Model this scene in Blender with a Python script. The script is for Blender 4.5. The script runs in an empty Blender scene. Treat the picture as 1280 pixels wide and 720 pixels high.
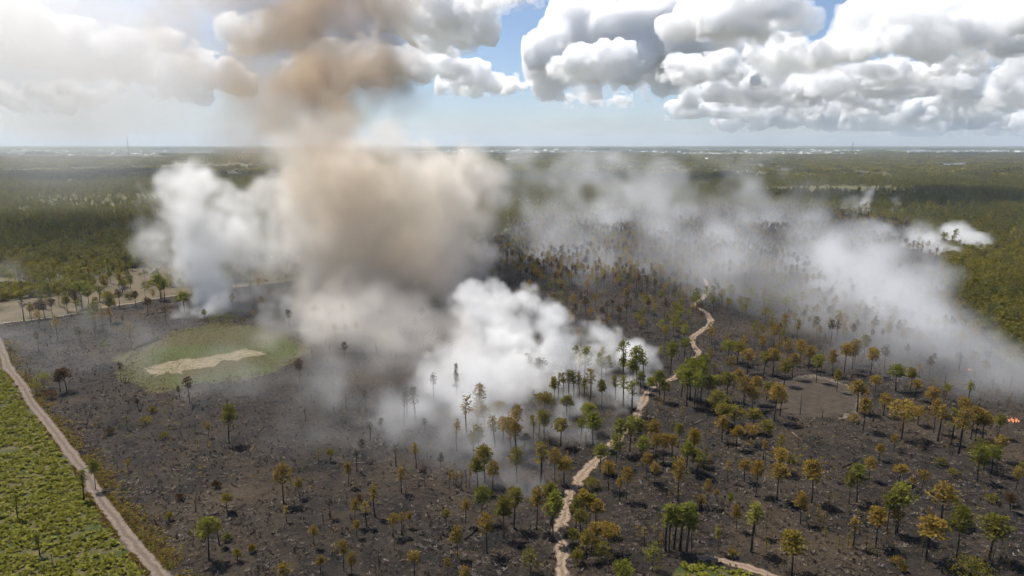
import bpy, bmesh, math, random
import numpy as np
from mathutils import Vector, Matrix
R = math.radians
sc = bpy.context.scene
COL = sc.collection

# ------------------------------------------------------------------ camera, sky, sun, exposure
CAM_H, FPX, PITCH = 110.0, 865.0, R(11.76)
cam = bpy.data.cameras.new('camera'); cam_ob = bpy.data.objects.new('camera', cam); COL.objects.link(cam_ob)
cam_ob.location = (0, 0, CAM_H); cam_ob.rotation_euler = (R(90) - PITCH, 0, 0)
cam.sensor_width = 36; cam.lens = 36 * FPX / 1280; cam.clip_start = 1; cam.clip_end = 200000
sc.camera = cam_ob
SUN_EL, SUN_AZ = R(60), R(50)            # the sun stands ahead of the camera, 50 degrees to its left
world = bpy.data.worlds.new('World'); sc.world = world; world.use_nodes = True
wn = world.node_tree
sky = wn.nodes.new('ShaderNodeTexSky'); sky.sky_type = 'NISHITA'; sky.sun_disc = False
sky.sun_elevation = SUN_EL; sky.sun_rotation = -SUN_AZ
sky.air_density = 0.8; sky.dust_density = 0.6; sky.ozone_density = 5.0
tint = wn.nodes.new('ShaderNodeMix'); tint.data_type = 'RGBA'; tint.blend_type = 'MULTIPLY'; tint.inputs[0].default_value = 1; tint.inputs[7].default_value = (1.04, .985, .97, 1)
wn.links.new(sky.outputs[0], tint.inputs[6]); wn.links.new(tint.outputs[2], wn.nodes['Background'].inputs[0]); wn.nodes['Background'].inputs[1].default_value = 0.09
sun = bpy.data.lights.new('sun', 'SUN'); sun.energy = 5.0; sun.angle = R(0.5); sun.color = (1, .955, .89)
sun_ob = bpy.data.objects.new('sun', sun); COL.objects.link(sun_ob)
sun_ob.rotation_euler = (-(R(90) - SUN_EL), 0, SUN_AZ)
vs = sc.view_settings; vs.view_transform = 'Standard'; vs.look = 'None'; vs.exposure = 0.5; vs.gamma = 1; vs.use_curve_mapping = False
cy = sc.cycles
cy.use_denoising = True; cy.denoiser = 'OPENIMAGEDENOISE'
cy.use_adaptive_sampling = True; cy.adaptive_threshold = 0.05
cy.max_bounces = 28; cy.diffuse_bounces = 2; cy.glossy_bounces = 2; cy.transmission_bounces = 2
cy.volume_bounces = 26; cy.transparent_max_bounces = 48; cy.volume_step_rate = 2.0; cy.volume_max_steps = 512
cy.caustics_reflective = False; cy.caustics_refractive = False

# ------------------------------------------------------------------ helpers
rnd = random.Random(7)
RNG = np.random.default_rng(11)
CP, SP = math.cos(PITCH), math.sin(PITCH)
def ray(x, y):
    u, v = (x - 640) / FPX, (360 - y) / FPX
    return np.array((u, CP + v * SP, -SP + v * CP))
def gnd(x, y, z=0.0):
    """the point of the terrain seen at this place of the photograph"""
    d = ray(x, y); t = (z - CAM_H) / d[2]
    return (float(d[0] * t), float(d[1] * t), z)
def at_dist(x, y, dist):
    d = ray(x, y); t = dist / d[1]
    return np.array((d[0] * t, d[1] * t, CAM_H + d[2] * t))
def px(P):
    P = np.asarray(P, dtype=np.float64); x, y = P[..., 0], P[..., 1]; z = (P[..., 2] if P.shape[-1] > 2 else 0) - CAM_H
    dep = y * CP - z * SP; up = y * SP + z * CP
    return 640 + FPX * x / dep, 360 - FPX * up / dep
def in_poly(P, poly):
    x, y = P[:, 0], P[:, 1]; q = np.asarray(poly)[:, :2]; ins = np.zeros(len(P), bool)
    for (x1, y1), (x2, y2) in zip(q, np.roll(q, -1, 0)):
        if y1 == y2: continue
        c = (y1 > y) != (y2 > y)
        ins ^= c & (x < (x2 - x1) * (y - y1) / (y2 - y1) + x1)
    return ins
def near_line(P, line):
    x, y = P[:, 0], P[:, 1]; best = np.full(len(P), 1e9)
    for (ax, ay), (bx, by) in zip([p[:2] for p in line[:-1]], [p[:2] for p in line[1:]]):
        dx, dy = bx - ax, by - ay; t = np.clip(((x - ax) * dx + (y - ay) * dy) / (dx * dx + dy * dy + 1e-9), 0, 1)
        best = np.minimum(best, np.hypot(x - ax - t * dx, y - ay - t * dy))
    return best
def val2(P, scale, seed):
    """smooth value noise in plan, about 0..1"""
    g = np.random.default_rng(seed).random((64, 64)); q = P[:, :2] / scale + 1000.3
    i = np.floor(q).astype(int); f = q - i; f = f * f * (3 - 2 * f)
    a, b = i[:, 0] % 64, i[:, 1] % 64; a1, b1 = (a + 1) % 64, (b + 1) % 64
    return (g[a, b] * (1 - f[:, 0]) + g[a1, b] * f[:, 0]) * (1 - f[:, 1]) + (g[a, b1] * (1 - f[:, 0]) + g[a1, b1] * f[:, 0]) * f[:, 1]
def fbm2(P, scale, seed):
    return sum(val2(P, scale / 2 ** k, seed + k) * w for k, w in ((0, .5), (1, .3), (2, .2)))
def tag(o, label=None, cat=None, group=None, kind=None):
    if label: o['label'] = label
    if cat: o['category'] = cat
    if group: o['group'] = group
    if kind: o['kind'] = kind
    return o
def link(name, data, parent=None):
    o = bpy.data.objects.new(name, data); COL.objects.link(o)
    if parent: o.parent = parent
    return o
def mesh(name, v, f, mats, smooth=False, mi=None):
    me = bpy.data.meshes.new(name); me.from_pydata([tuple(map(float, q)) for q in v], [], [tuple(map(int, q)) for q in f])
    for m in (mats if isinstance(mats, (list, tuple)) else [mats]): me.materials.append(m)
    if mi is not None: me.polygons.foreach_set('material_index', np.asarray(mi, dtype=np.int32))
    if smooth: me.polygons.foreach_set('use_smooth', [True] * len(me.polygons))
    me.update(); return me

# ------------------------------------------------------------------ materials
class G:
    def __init__(s, name):
        s.m = bpy.data.materials.new(name); s.m.use_nodes = True; s.t = s.m.node_tree; s.t.nodes.clear()
        s.out = s.t.nodes.new('ShaderNodeOutputMaterial')
    def n(s, typ, _set=None, **inp):
        o = s.t.nodes.new(typ)
        for k, v in (_set or {}).items(): setattr(o, k, v)
        for k, v in inp.items():
            k2 = int(k[1:]) if k[0] == 'i' and k[1:].isdigit() else k.replace('_', ' ')
            if hasattr(v, 'is_linked') or hasattr(v, 'links'): s.t.links.new(v, o.inputs[k2])
            else: o.inputs[k2].default_value = v
        return o
    def coord(s): return s.n('ShaderNodeTexCoord').outputs['Object']
    def noise(s, scale, detail=4, rough=.55, vec=None, dist=0.0):
        return s.n('ShaderNodeTexNoise', Vector=vec or s.coord(), Scale=scale, Detail=detail, Roughness=rough, Distortion=dist).outputs['Fac']
    def ramp(s, fac, stops):
        r = s.n('ShaderNodeValToRGB', Fac=fac); e = r.color_ramp.elements
        while len(e) < len(stops): e.new(.5)
        for q, (p, c) in zip(e, stops):
            q.position = p; q.color = (c if len(c) == 4 else (*c, 1)) if hasattr(c, '__len__') else (c, c, c, 1)
        return r.outputs[0]
    def mix(s, fac, a, b, blend='MIX'):
        o = s.n('ShaderNodeMix', {'data_type': 'RGBA', 'blend_type': blend})
        for k, v in ((0, fac), (6, a), (7, b)):
            if hasattr(v, 'links'): s.t.links.new(v, o.inputs[k])
            else: o.inputs[k].default_value = v if k == 0 else (*v, 1)
        return o.outputs[2]
    def math(s, op, a, b=0.0, clamp=False):
        o = s.n('ShaderNodeMath', {'operation': op, 'use_clamp': clamp})
        for k, v in ((0, a), (1, b)):
            if hasattr(v, 'links'): s.t.links.new(v, o.inputs[k])
            else: o.inputs[k].default_value = v
        return o.outputs[0]
    def surf(s, color, rough=.9, bump=None, strength=.5, dist=.2, spec=.2):
        b = s.n('ShaderNodeBsdfPrincipled', Roughness=rough)
        if hasattr(color, 'links'): s.t.links.new(color, b.inputs['Base Color'])
        else: b.inputs['Base Color'].default_value = (*color, 1)
        b.inputs['Specular IOR Level'].default_value = spec
        if bump is not None:
            k = s.n('ShaderNodeBump', Strength=strength, Distance=dist, Height=bump); s.t.links.new(k.outputs[0], b.inputs['Normal'])
        s.t.links.new(b.outputs[0], s.out.inputs['Surface']); return s.m
    def leaf(s, color, trans=.3, rough=.75):
        d = s.n('ShaderNodeBsdfPrincipled', Roughness=rough); d.inputs['Specular IOR Level'].default_value = .15
        t = s.n('ShaderNodeBsdfTranslucent')
        s.t.links.new(color, d.inputs['Base Color']); s.t.links.new(color, t.inputs['Color'])
        mx = s.n('ShaderNodeMixShader', Fac=trans); s.t.links.new(d.outputs[0], mx.inputs[1]); s.t.links.new(t.outputs[0], mx.inputs[2])
        s.t.links.new(mx.outputs[0], s.out.inputs['Surface']); return s.m
def foliage(name, stops, trans=.45, nscale=.35, amt=.55, far=0.0):
    """leaf colour that differs from plant to plant and from tuft to tuft"""
    g = G(name); r = g.n('ShaderNodeObjectInfo').outputs['Random']
    n = g.noise(nscale, 3, .6)
    f = g.math('ADD', g.math('MULTIPLY', r, 1 - amt), g.math('MULTIPLY', g.ramp(n, [(.3, 0.), (.7, 1.)]), amt))
    if far:                                             # stands of one kind differ from the next stand
        w = g.noise(.0035, 4, .6, g.n('ShaderNodeNewGeometry').outputs['Position'])
        f = g.math('ADD', g.math('MULTIPLY', f, 1 - far), g.math('MULTIPLY', g.ramp(w, [(.36, 0.), (.64, 1.)]), far))
    return g.leaf(g.ramp(f, stops), trans)
def plain(name, c, rough=.85, var=.3, scale=1.5):
    g = G(name); n = g.noise(scale, 4)
    return g.surf(g.mix(n, tuple(x * (1 - var) for x in c), tuple(x * (1 + var) for x in c)), rough)

def mat_ash():
    g = G('burnt_soil'); v = g.coord()
    big = g.noise(.018, 5, .6); mid = g.noise(.11, 5, .65); fine = g.noise(1.1, 6, .75)
    vor = g.n('ShaderNodeTexVoronoi', {'feature': 'F1'}, Vector=v, Scale=.9, Randomness=1.0).outputs['Distance']
    dark = g.mix(g.ramp(mid, [(.38, 0.), (.62, 1.)]), (.0075, .0062, .0048), (.030, .022, .0145))
    rust = g.mix(g.ramp(big, [(.50, 0.), (.66, .75)]), dark, (.055, .037, .020))
    ashy = g.ramp(fine, [(.52, 0.), (.70, 1.)])
    c = g.mix(g.math('MULTIPLY', ashy, g.ramp(g.noise(.045, 5, .65), [(.38, .12), (.66, .8)])), rust, (.10, .083, .067))
    pale = g.ramp(g.noise(.35, 6, .75), [(.60, 0.), (.72, 1.)])
    c = g.mix(g.math('MULTIPLY', pale, g.ramp(g.noise(.03, 4, .6), [(.45, .1), (.65, .7)])), c, (.165, .14, .116))
    black = g.ramp(vor, [(.12, .85), (.4, 0.)])
    c = g.mix(black, c, (.006, .006, .006))
    return g.surf(c, .95, g.math('ADD', fine, g.math('MULTIPLY', vor, .7)), .9, .35)
def mat_ground():
    g = G('forest_floor')
    big = g.noise(.0016, 6, .62); mid = g.noise(.012, 5, .62); fine = g.noise(.12, 5, .65)
    a = g.mix(g.ramp(big, [(.38, 0.), (.6, 1.)]), (.035, .042, .014), (.11, .10, .034))
    b = g.mix(g.ramp(mid, [(.42, 0.), (.62, .8)]), a, (.15, .12, .052))
    c = g.mix(g.ramp(fine, [(.4, .5), (.6, 0.)]), b, (.012, .017, .007))
    return g.surf(c, .95, fine, .8, 1.2)
def mat_sand(name, c1, c2, grass):
    """two wheel ruts and a rougher middle, by position across the road"""
    g = G(name); uv = g.n('ShaderNodeTexCoord').outputs['UV']
    u = g.n('ShaderNodeSeparateXYZ', i0=uv).outputs[0]
    n = g.noise(.6, 6, .7); n2 = g.noise(.09, 4, .6)
    base = g.mix(g.ramp(n, [(.3, 0.), (.7, 1.)]), c1, c2)
    uu = g.math('ADD', u, g.math('MULTIPLY', g.math('SUBTRACT', n2, .5), .35))
    mid = g.ramp(uu, [(.34, 0.), (.43, .9), (.57, .9), (.66, 0.)])
    c = g.mix(g.math('MULTIPLY', mid, g.ramp(n, [(.4, .2), (.6, 1.)])), base, grass)
    ue = g.math('ADD', u, g.math('MULTIPLY', g.math('SUBTRACT', n, .5), .3))
    edge = g.ramp(ue, [(.04, 1.), (.16, 0.), (.84, 0.), (.96, 1.)])
    c = g.mix(g.math('MULTIPLY', edge, .8), c, tuple(x * .55 for x in grass))
    return g.surf(c, .95, n, .6, .12)
M = dict(
    ash=mat_ash(), floor=mat_ground(),
    road=mat_sand('grey_sand_road', (.095, .072, .055), (.20, .155, .12), (.075, .056, .036)),
    trail=mat_sand('orange_sand_trail', (.15, .107, .073), (.30, .22, .155), (.095, .068, .044)),
    pale=mat_sand('pale_sand_firebreak', (.2, .16, .115), (.32, .26, .19), (.16, .125, .085)),
    trunk=plain('charred_bark', (.019, .016, .014), .95, .6, 2.0),
    bark=plain('pine_bark', (.065, .048, .036), .95, .5, 2.0),
    twig=plain('dry_twig', (.16, .115, .095), .95, .3, 3.0),
    green=foliage('green_needles', [(0, (.09, .098, .013)), (.5, (.18, .18, .022)), (1, (.28, .255, .04))]),
    olive=foliage('olive_needles', [(0, (.10, .11, .016)), (.5, (.18, .15, .022)), (1, (.27, .175, .028))]),
    orange=foliage('scorched_needles', [(0, (.135, .092, .018)), (.5, (.245, .16, .026)), (1, (.35, .235, .042))]),
    rust=foliage('rust_brown_needles', [(0, (.05, .026, .01)), (.5, (.09, .045, .015)), (1, (.13, .07, .02))]),
    grey=foliage('dead_and_veiled_grey_needles', [(0, (.05, .042, .03)), (.5, (.085, .07, .045)), (1, (.11, .09, .05))]),  # grey of dead needles; also carries smoke haze put into the colour
    scrub=foliage('scrub_oak_leaves', [(0, (.085, .08, .012)), (.5, (.225, .19, .024)), (1, (.37, .30, .044))], far=.3),
    fpine=foliage('far_pine_needles', [(0, (.075, .08, .02)), (.5, (.17, .155, .034)), (1, (.30, .24, .058))], far=.45),
    palm=foliage('palmetto_leaves', [(0, (.095, .1, .010)), (.5, (.195, .187, .02)), (1, (.31, .272, .034))], .35, .06, .6),
    grass=foliage('meadow_grass_blades', [(0, (.075, .08, .022)), (.5, (.12, .11, .034)), (1, (.18, .15, .055))], .35),
)

# ------------------------------------------------------------------ ground, roads, meadows
lines = [-40000, -12000, -4000, -1500, -600, -250, 0, 250, 600, 1500, 4000, 12000, 40000]
ylines = [-3000, -500, 0, 150, 300, 500, 800, 1300, 2200, 4000, 8000, 16000, 40000]
gv = [(x, y, 0) for y in ylines for x in lines]; n_ = len(lines)
gf = [(j * n_ + i, j * n_ + i + 1, (j + 1) * n_ + i + 1, (j + 1) * n_ + i) for j in range(len(ylines) - 1) for i in range(n_ - 1)]
tag(link('ground', mesh('ground', gv, gf, M['floor'])), kind='structure')

def ragged(poly, step=3.0, jit=1.5, seed=1):
    r = np.random.default_rng(seed); out = []
    for a, b in zip(poly, poly[1:] + poly[:1]):
        a, b = np.array(a[:2]), np.array(b[:2]); L = np.linalg.norm(b - a); k = max(1, int(L / step)); k = min(k, 160)
        for i in range(k): out.append(a + (b - a) * i / k)
    out = np.array(out); c = np.zeros_like(out)
    for s, w in ((9, 1.), (3, .6), (1, .35)):
        q = r.standard_normal(out.shape)
        kern = np.ones(s) / s ** .5
        c += w * np.stack([np.convolve(np.r_[q[-s:, k], q[:, k], q[:s, k]], kern, 'same')[s:-s] for k in (0, 1)], 1)
    return out + c * jit * .6
def sheet(name, poly, z, mat, jit=1.5, step=3.0, seed=1, parent=None):
    p = ragged(poly, step, jit, seed) if jit else np.array([q[:2] for q in poly])
    return link(name, mesh(name, [(x, y, z) for x, y in p], [list(range(len(p)))], mat), parent)
def catmull(pts, n=8):
    P = [np.array(p[:2]) for p in pts]; P = [2 * P[0] - P[1]] + P + [2 * P[-1] - P[-2]]; out = []
    for i in range(1, len(P) - 2):
        for k in range(n):
            t = k / n; a, b, c, d = P[i - 1:i + 3]
            out.append(.5 * (2 * b + (c - a) * t + (2 * a - 5 * b + 4 * c - d) * t * t + (3 * b - a - 3 * c + d) * t ** 3))
    out.append(P[-2]); return np.array(out)
def road(name, pts, width, z, mat, seed, wob=.5):
    c = catmull(pts, 10); r = np.random.default_rng(seed); v, f, uv = [], [], []
    d = np.gradient(c, axis=0); d /= np.linalg.norm(d, axis=1)[:, None] + 1e-9; nrm = np.stack([-d[:, 1], d[:, 0]], 1)
    WL, WR = [np.convolve(r.standard_normal(len(c) + 6), np.ones(3) / 3, 'same')[3:-3] for _ in (0, 1)]
    for i in range(len(c)):
        wl, wr = width / 2 + wob * WL[i], width / 2 + wob * WR[i]
        for k in range(5):
            s = k / 4; q = c[i] + nrm[i] * (wl - (wl + wr) * s)
            v.append((q[0], q[1], z + (.05 if k == 2 else -.03 if k in (1, 3) else .0))); uv.append((s, i * .1))
    for i in range(len(c) - 1):
        for k in range(4): f.append((i * 5 + k, i * 5 + k + 1, i * 5 + k + 6, i * 5 + k + 5))
    me = mesh(name, v, f, mat, True); ul = me.uv_layers.new(name='uv')
    ul.data.foreach_set('uv', np.array([uv[l.vertex_index] for l in me.loops]).ravel())
    tag(link(name, me), kind='structure'); return [tuple(q) for q in c]
def pts(*a): return [gnd(*q) for q in a]

ROAD_PX = ((-60, 395), (-18, 410), (1, 433), (9, 458), (27, 480), (38, 502), (60, 529), (85, 563), (107, 591), (118, 613), (142, 647), (164, 676), (191, 707), (215, 735), (260, 790), (330, 880))
TRAIL_PX = ((703, 790), (703, 720), (703, 693), (699, 664), (704, 648), (711, 631), (713, 615), (721, 604), (729, 591), (746, 575), (760, 562), (777, 543), (793, 522), (804, 502), (811, 489), (824, 479), (844, 471), (869, 449), (873, 440), (865, 424), (880, 411), (888, 404), (884, 392), (869, 381), (882, 369), (884, 358), (880, 348))
FIRE_PX = ((-60, 413), (-18, 407), (0, 404), (45, 399), (100, 391), (140, 382), (165, 379), (200, 372), (300, 358), (350, 352), (430, 345), (520, 332))
BURN = pts((-18, 408), (0, 404.5), (100, 391.5), (200, 372.5), (350, 352.5), (500, 331), (600, 300), (660, 278), (760, 266), (900, 260), (1050, 268), (1140, 285), (1176, 310), (1180, 345), (1187, 378), (1212, 412), (1245, 440), (1300, 475), (1420, 540), (1700, 660)) + [(300, 60, 0), (-60, 60, 0)] + pts((330, 880), (215, 735), (164, 676), (118, 613), (85, 563), (38, 502), (9, 458))
tag(sheet('burnt_ground', BURN, .02, M['ash'], 2.2, 4, 3), kind='structure')
PALMETTO = pts(*ROAD_PX[2:]) + [(-150, 80, 0), (-420, 330, 0), (-420, 470, 0)]
g = G('palmetto_soil'); M['psoil'] = g.surf(g.mix(g.ramp(g.noise(.12, 5, .6), [(.4, 0.), (.62, 1.)]), (.035, .045, .008), (.10, .075, .035)), .95, g.noise(.5), .8, .5)
tag(sheet('palmetto_ground', PALMETTO, .03, M['psoil'], .6, 3, 4), kind='structure')
PATCH = pts((800, 790), (838, 722), (852, 708), (880, 702), (906, 709), (955, 724), (1010, 745), (1040, 790))
tag(sheet('palmetto_ground', PATCH, .03, M['psoil'], .5, 2, 5), kind='structure')
DRY = pts((-60, 410), (0, 403), (100, 390), (200, 371), (350, 351), (430, 344), (430, 322), (340, 320), (250, 328), (190, 330), (130, 345), (90, 368), (40, 372), (-60, 385))
g = G('dry_clearing_soil'); M['dry'] = g.surf(g.mix(g.ramp(g.noise(.05, 6, .65), [(.35, 0.), (.65, 1.)]), (.06, .05, .022), (.125, .095, .06)), .95, g.noise(.6), .8, .4)
tag(sheet('dry_clearing', DRY, .03, M['dry'], 4, 5, 6), kind='structure')
def oval(cx, cy_, ax, ay, n=40, rot=0.0):
    return [(cx + ax * math.cos(t) * math.cos(rot) - ay * math.sin(t) * math.sin(rot), cy_ + ax * math.cos(t) * math.sin(rot) + ay * math.sin(t) * math.cos(rot), 0) for t in np.linspace(0, 2 * math.pi, n, endpoint=False)]
# the grassy oval: dry bed with a green ring and a straw streak
OV = pts((150, 462), (160, 445), (190, 425), (230, 410), (280, 403), (330, 406), (365, 416), (384, 430), (380, 448), (350, 462), (310, 471), (260, 479), (215, 488), (178, 492), (156, 482))
g = G('oval_meadow_grass')
big = g.noise(.02, 5, .6); fine = g.noise(.5, 5, .7)
c = g.mix(g.ramp(big, [(.38, 0.), (.58, 1.)]), (.088, .072, .030), (.074, .072, .024)); c = g.mix(g.ramp(fine, [(.4, .6), (.65, 0.)]), c, (.04, .036, .016))
M['oval'] = g.surf(c, .95, fine, .9, .3)
OVC = np.mean([q[:2] for q in OV], 0); OVIN = [tuple(OVC + (np.array(q[:2]) - OVC) * .88) for q in OV]
ov = tag(sheet('oval_meadow', OV, .04, M['oval'], 3.4, 2, 7), kind='structure')
g = G('green_wet_grass'); fine = g.noise(.5, 5, .7)
M['wet'] = g.surf(g.mix(g.ramp(fine, [(.35, 0.), (.65, 1.)]), (.042, .052, .016), (.078, .086, .026)), .95, fine, .9, .3)
sheet('green_grass_band', pts((178, 452), (200, 436), (240, 431), (280, 436), (320, 430), (352, 424), (368, 432), (372, 444), (345, 450), (332, 441), (300, 441), (255, 446), (205, 451), (188, 462)), .06, M['wet'], 1.6, 2.5, 8, ov)
sheet('green_grass_band', pts((205, 472), (240, 476), (290, 468), (330, 458), (350, 462), (300, 470), (250, 479), (212, 486)), .06, M['wet'], 1.3, 2.5, 9, ov)
g = G('straw_bed'); fine = g.noise(.35, 6, .75)
M['straw'] = g.surf(g.mix(g.ramp(fine, [(.35, 0.), (.62, 1.)]), (.10, .092, .04), (.225, .18, .12)), .95, fine, .8, .2)
STRAW = pts((180, 464), (196, 456), (228, 449), (256, 446), (290, 441), (304, 437), (320, 440), (334, 443), (318, 445), (290, 450), (268, 458), (240, 463), (212, 465), (198, 471))
sheet('straw_streak', STRAW, .08, M['straw'], 2.6, 1.2, 10, ov)
# bare depression in the charred flat, pale rim on one side
BARE = pts((958, 494), (970, 478), (995, 471), (1030, 474), (1058, 482), (1072, 495), (1068, 512), (1045, 521), (1010, 522), (975, 515))
RIM = pts((962, 492), (985, 474), (1010, 468), (1045, 475), (1070, 486), (1078, 500), (1071, 516), (1050, 524), (1062, 510), (1060, 492), (1030, 480), (990, 478))
g = G('bare_pan_soil'); fine = g.noise(.25, 6, .7)
M['pan'] = g.surf(g.mix(g.ramp(fine, [(.35, 0.), (.65, 1.)]), (.030, .023, .016), (.062, .047, .033)), .95, fine, .5, .1)
tag(sheet('bare_pan', BARE, .05, M['pan'], 1.0, 2, 11), kind='structure')
g = G('pan_rim_sand'); fine = g.noise(.5, 6, .75)
M['rim'] = g.surf(g.mix(g.ramp(fine, [(.42, 0.), (.65, 1.)]), (.045, .036, .027), (.19, .155, .12)), .95, fine, .5, .1)
tag(sheet('pan_rim', RIM, .035, M['rim'], .8, 1.5, 12), kind='structure')
ROAD = road('sand_road', pts(*ROAD_PX), 4.6, .09, M['road'], 1)
TRAIL = road('sand_trail', pts(*TRAIL_PX), 3.9, .09, M['trail'], 2, .8)
FIREB = road('firebreak', pts(*FIRE_PX), 2.1, .09, M['pale'], 3, .5)
CORNER = road('sand_road', pts((872, 697), (888, 698), (905, 702), (930, 708), (962, 719), (1000, 735), (1060, 770)), 3.0, .09, M['trail'], 4, .5)
# far grass field and the pale lake
g = G('field_grass'); M['field'] = g.surf(g.mix(g.noise(.01, 4), (.075, .075, .024), (.12, .10, .04)), .95)
tag(sheet('grass_field', pts((930, 236.5), (1010, 233), (1090, 233), (1135, 236), (1128, 239.5), (1040, 241), (960, 241)), .04, M['field'], 8, 20, 13), kind='structure')
tag(sheet('grass_field', pts((-40, 214), (60, 210), (150, 208), (240, 206), (330, 206), (330, 210), (200, 212), (90, 215), (-40, 219)), .04, M['field'], 25, 60, 14), kind='structure')
g = G('lake_water'); M['water'] = g.surf((.10, .12, .13), .12, g.noise(.02, 3), .15, .5, .5)
tag(sheet('lake', pts((1168, 206.2), (1180, 204.3), (1222, 203.6), (1228, 204.8), (1205, 206.0), (1188, 208.2), (1172, 207.4)), .05, M['water'], 6, 25, 15), kind='structure')
tag(sheet('lake', pts((1135, 204.2), (1150, 203.6), (1156, 204.6), (1142, 205.2)), .05, M['water'], 5, 25, 16), kind='structure')

# ------------------------------------------------------------------ plant meshes
def tube(v, f, path, radii, n=6):
    base = len(v); path = [Vector(p) for p in path]
    for i, (p, r) in enumerate(zip(path, radii)):
        d = (path[min(i + 1, len(path) - 1)] - path[max(i - 1, 0)]).normalized()
        a = d.cross(Vector((.31, .95, .1))).normalized(); b = d.cross(a)
        for k in range(n):
            t = 2 * math.pi * k / n; v.append(p + (a * math.cos(t) + b * math.sin(t)) * r)
    for i in range(len(path) - 1):
        for k in range(n): f.append((base + i * n + k, base + i * n + (k + 1) % n, base + (i + 1) * n + (k + 1) % n, base + (i + 1) * n + k))
    f.append(tuple(base + (len(path) - 1) * n + k for k in range(n)))
def leaves(v, f, c, r, count, size, rr, flat=.75, aspect=.5):
    for _ in range(count):
        while True:
            q = Vector((rr.uniform(-1, 1), rr.uniform(-1, 1), rr.uniform(-1, 1)))
            if q.length < 1: break
        p = Vector(c) + Vector((q.x * r, q.y * r, q.z * r * flat))
        d = (q + Vector((rr.gauss(0, .6), rr.gauss(0, .6), rr.gauss(.25, .5)))).normalized()
        s = d.cross(Vector((rr.gauss(0, 1), rr.gauss(0, 1), rr.gauss(0, 1)))).normalized()
        L = size * rr.uniform(.6, 1.3); W = L * aspect * rr.uniform(.7, 1.3); b = len(v)
        v.extend((p - s * W * .5, p + s * W * .5, p + d * L + s * W * .3, p + d * L * .9 - s * W * .4)); f.append((b, b + 1, b + 2, b + 3))
def pine(seed, H=13.0, cw=5.6, low=.6, clumps=24, per=26, size=.62, shape='round', n=6, r0=.2):
    """returns trunk (with its limbs) and crown"""
    rr = random.Random(seed); tv, tf, cv, cf = [], [], [], []
    lean = Vector((rr.gauss(0, .35), rr.gauss(0, .35), 0))
    def stem(t): return Vector((lean.x * t * t, lean.y * t * t + .12 * math.sin(t * 5 + seed), H * t))
    ts = [-.02, .12, .3, .5, .7, .85, .97]
    tube(tv, tf, [stem(t) for t in ts], [r0 * 1.25, r0, r0 * .85, r0 * .72, r0 * .52, r0 * .32, r0 * .1], n)
    a0 = rr.uniform(0, 6.28)
    for k in range(clumps):
        q = (k + .5) / clumps; a = a0 + k * 2.4 + rr.uniform(-.4, .4)
        if shape == 'round': z = low + (1 - low) * q; rad = math.sin(math.pi * min(1, .22 + .74 * q)) ** .8
        elif shape == 'flat': z = low + (1 - low) * (q ** .75); rad = math.sin(math.pi * min(1, .15 + .62 * q)) ** .6
        elif shape == 'cone': z = low + (1 - low) * q; rad = 1.05 - q * .95
        else: z = low + (1 - low) * q; rad = .8 * math.sin(math.pi * (.2 + .75 * q))
        rad *= rr.uniform(.35, 1.0) ** .6 * (1 if k % 4 else .35)
        cr = cw * rr.uniform(.14, .2) * (1.25 if shape == 'narrow' else 1)
        c = stem(z) + Vector((math.cos(a) * rad * cw * .42, math.sin(a) * rad * cw * .42, rr.uniform(-.03, .03) * H - (H * .02 if shape != 'cone' else 0)))
        s0 = stem(max(.2, z - rr.uniform(.04, .1)))
        tube(tv, tf, [s0, s0.lerp(c, .55) - Vector((0, 0, .1)), c], [r0 * .3, r0 * .2, r0 * .07], 3)
        leaves(cv, cf, c, cr, per, size, rr, .72)
    return (tv, tf), (cv, cf)
def bush(seed, Rr, Hh, lobes, per, size, stems=4):
    rr = random.Random(seed); tv, tf, cv, cf = [], [], [], []
    for k in range(lobes):
        a = k * 2.4 + rr.uniform(-.5, .5); q = math.sqrt((k + .4) / lobes); z = Hh * (.35 + .5 * (1 - q * q) + rr.uniform(-.1, .1))
        c = Vector((math.cos(a) * q * Rr * .75, math.sin(a) * q * Rr * .75, z)); leaves(cv, cf, c, Rr * rr.uniform(.28, .4), per, size, rr, .75)
        if k < stems: tube(tv, tf, [Vector((c.x * .12, c.y * .12, -.1)), Vector((c.x * .4, c.y * .4, z * .5)), c], [.09, .07, .03], 4)
    return (tv, tf), (cv, cf)
def merge(parts, mats, name):
    v, f, mi = [], [], []
    for k, (pv, pf) in enumerate(parts):
        b = len(v); v += pv; f += [tuple(i + b for i in q) for q in pf]; mi += [k] * len(pf)
    return mesh(name, v, f, mats, False, mi)

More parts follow.
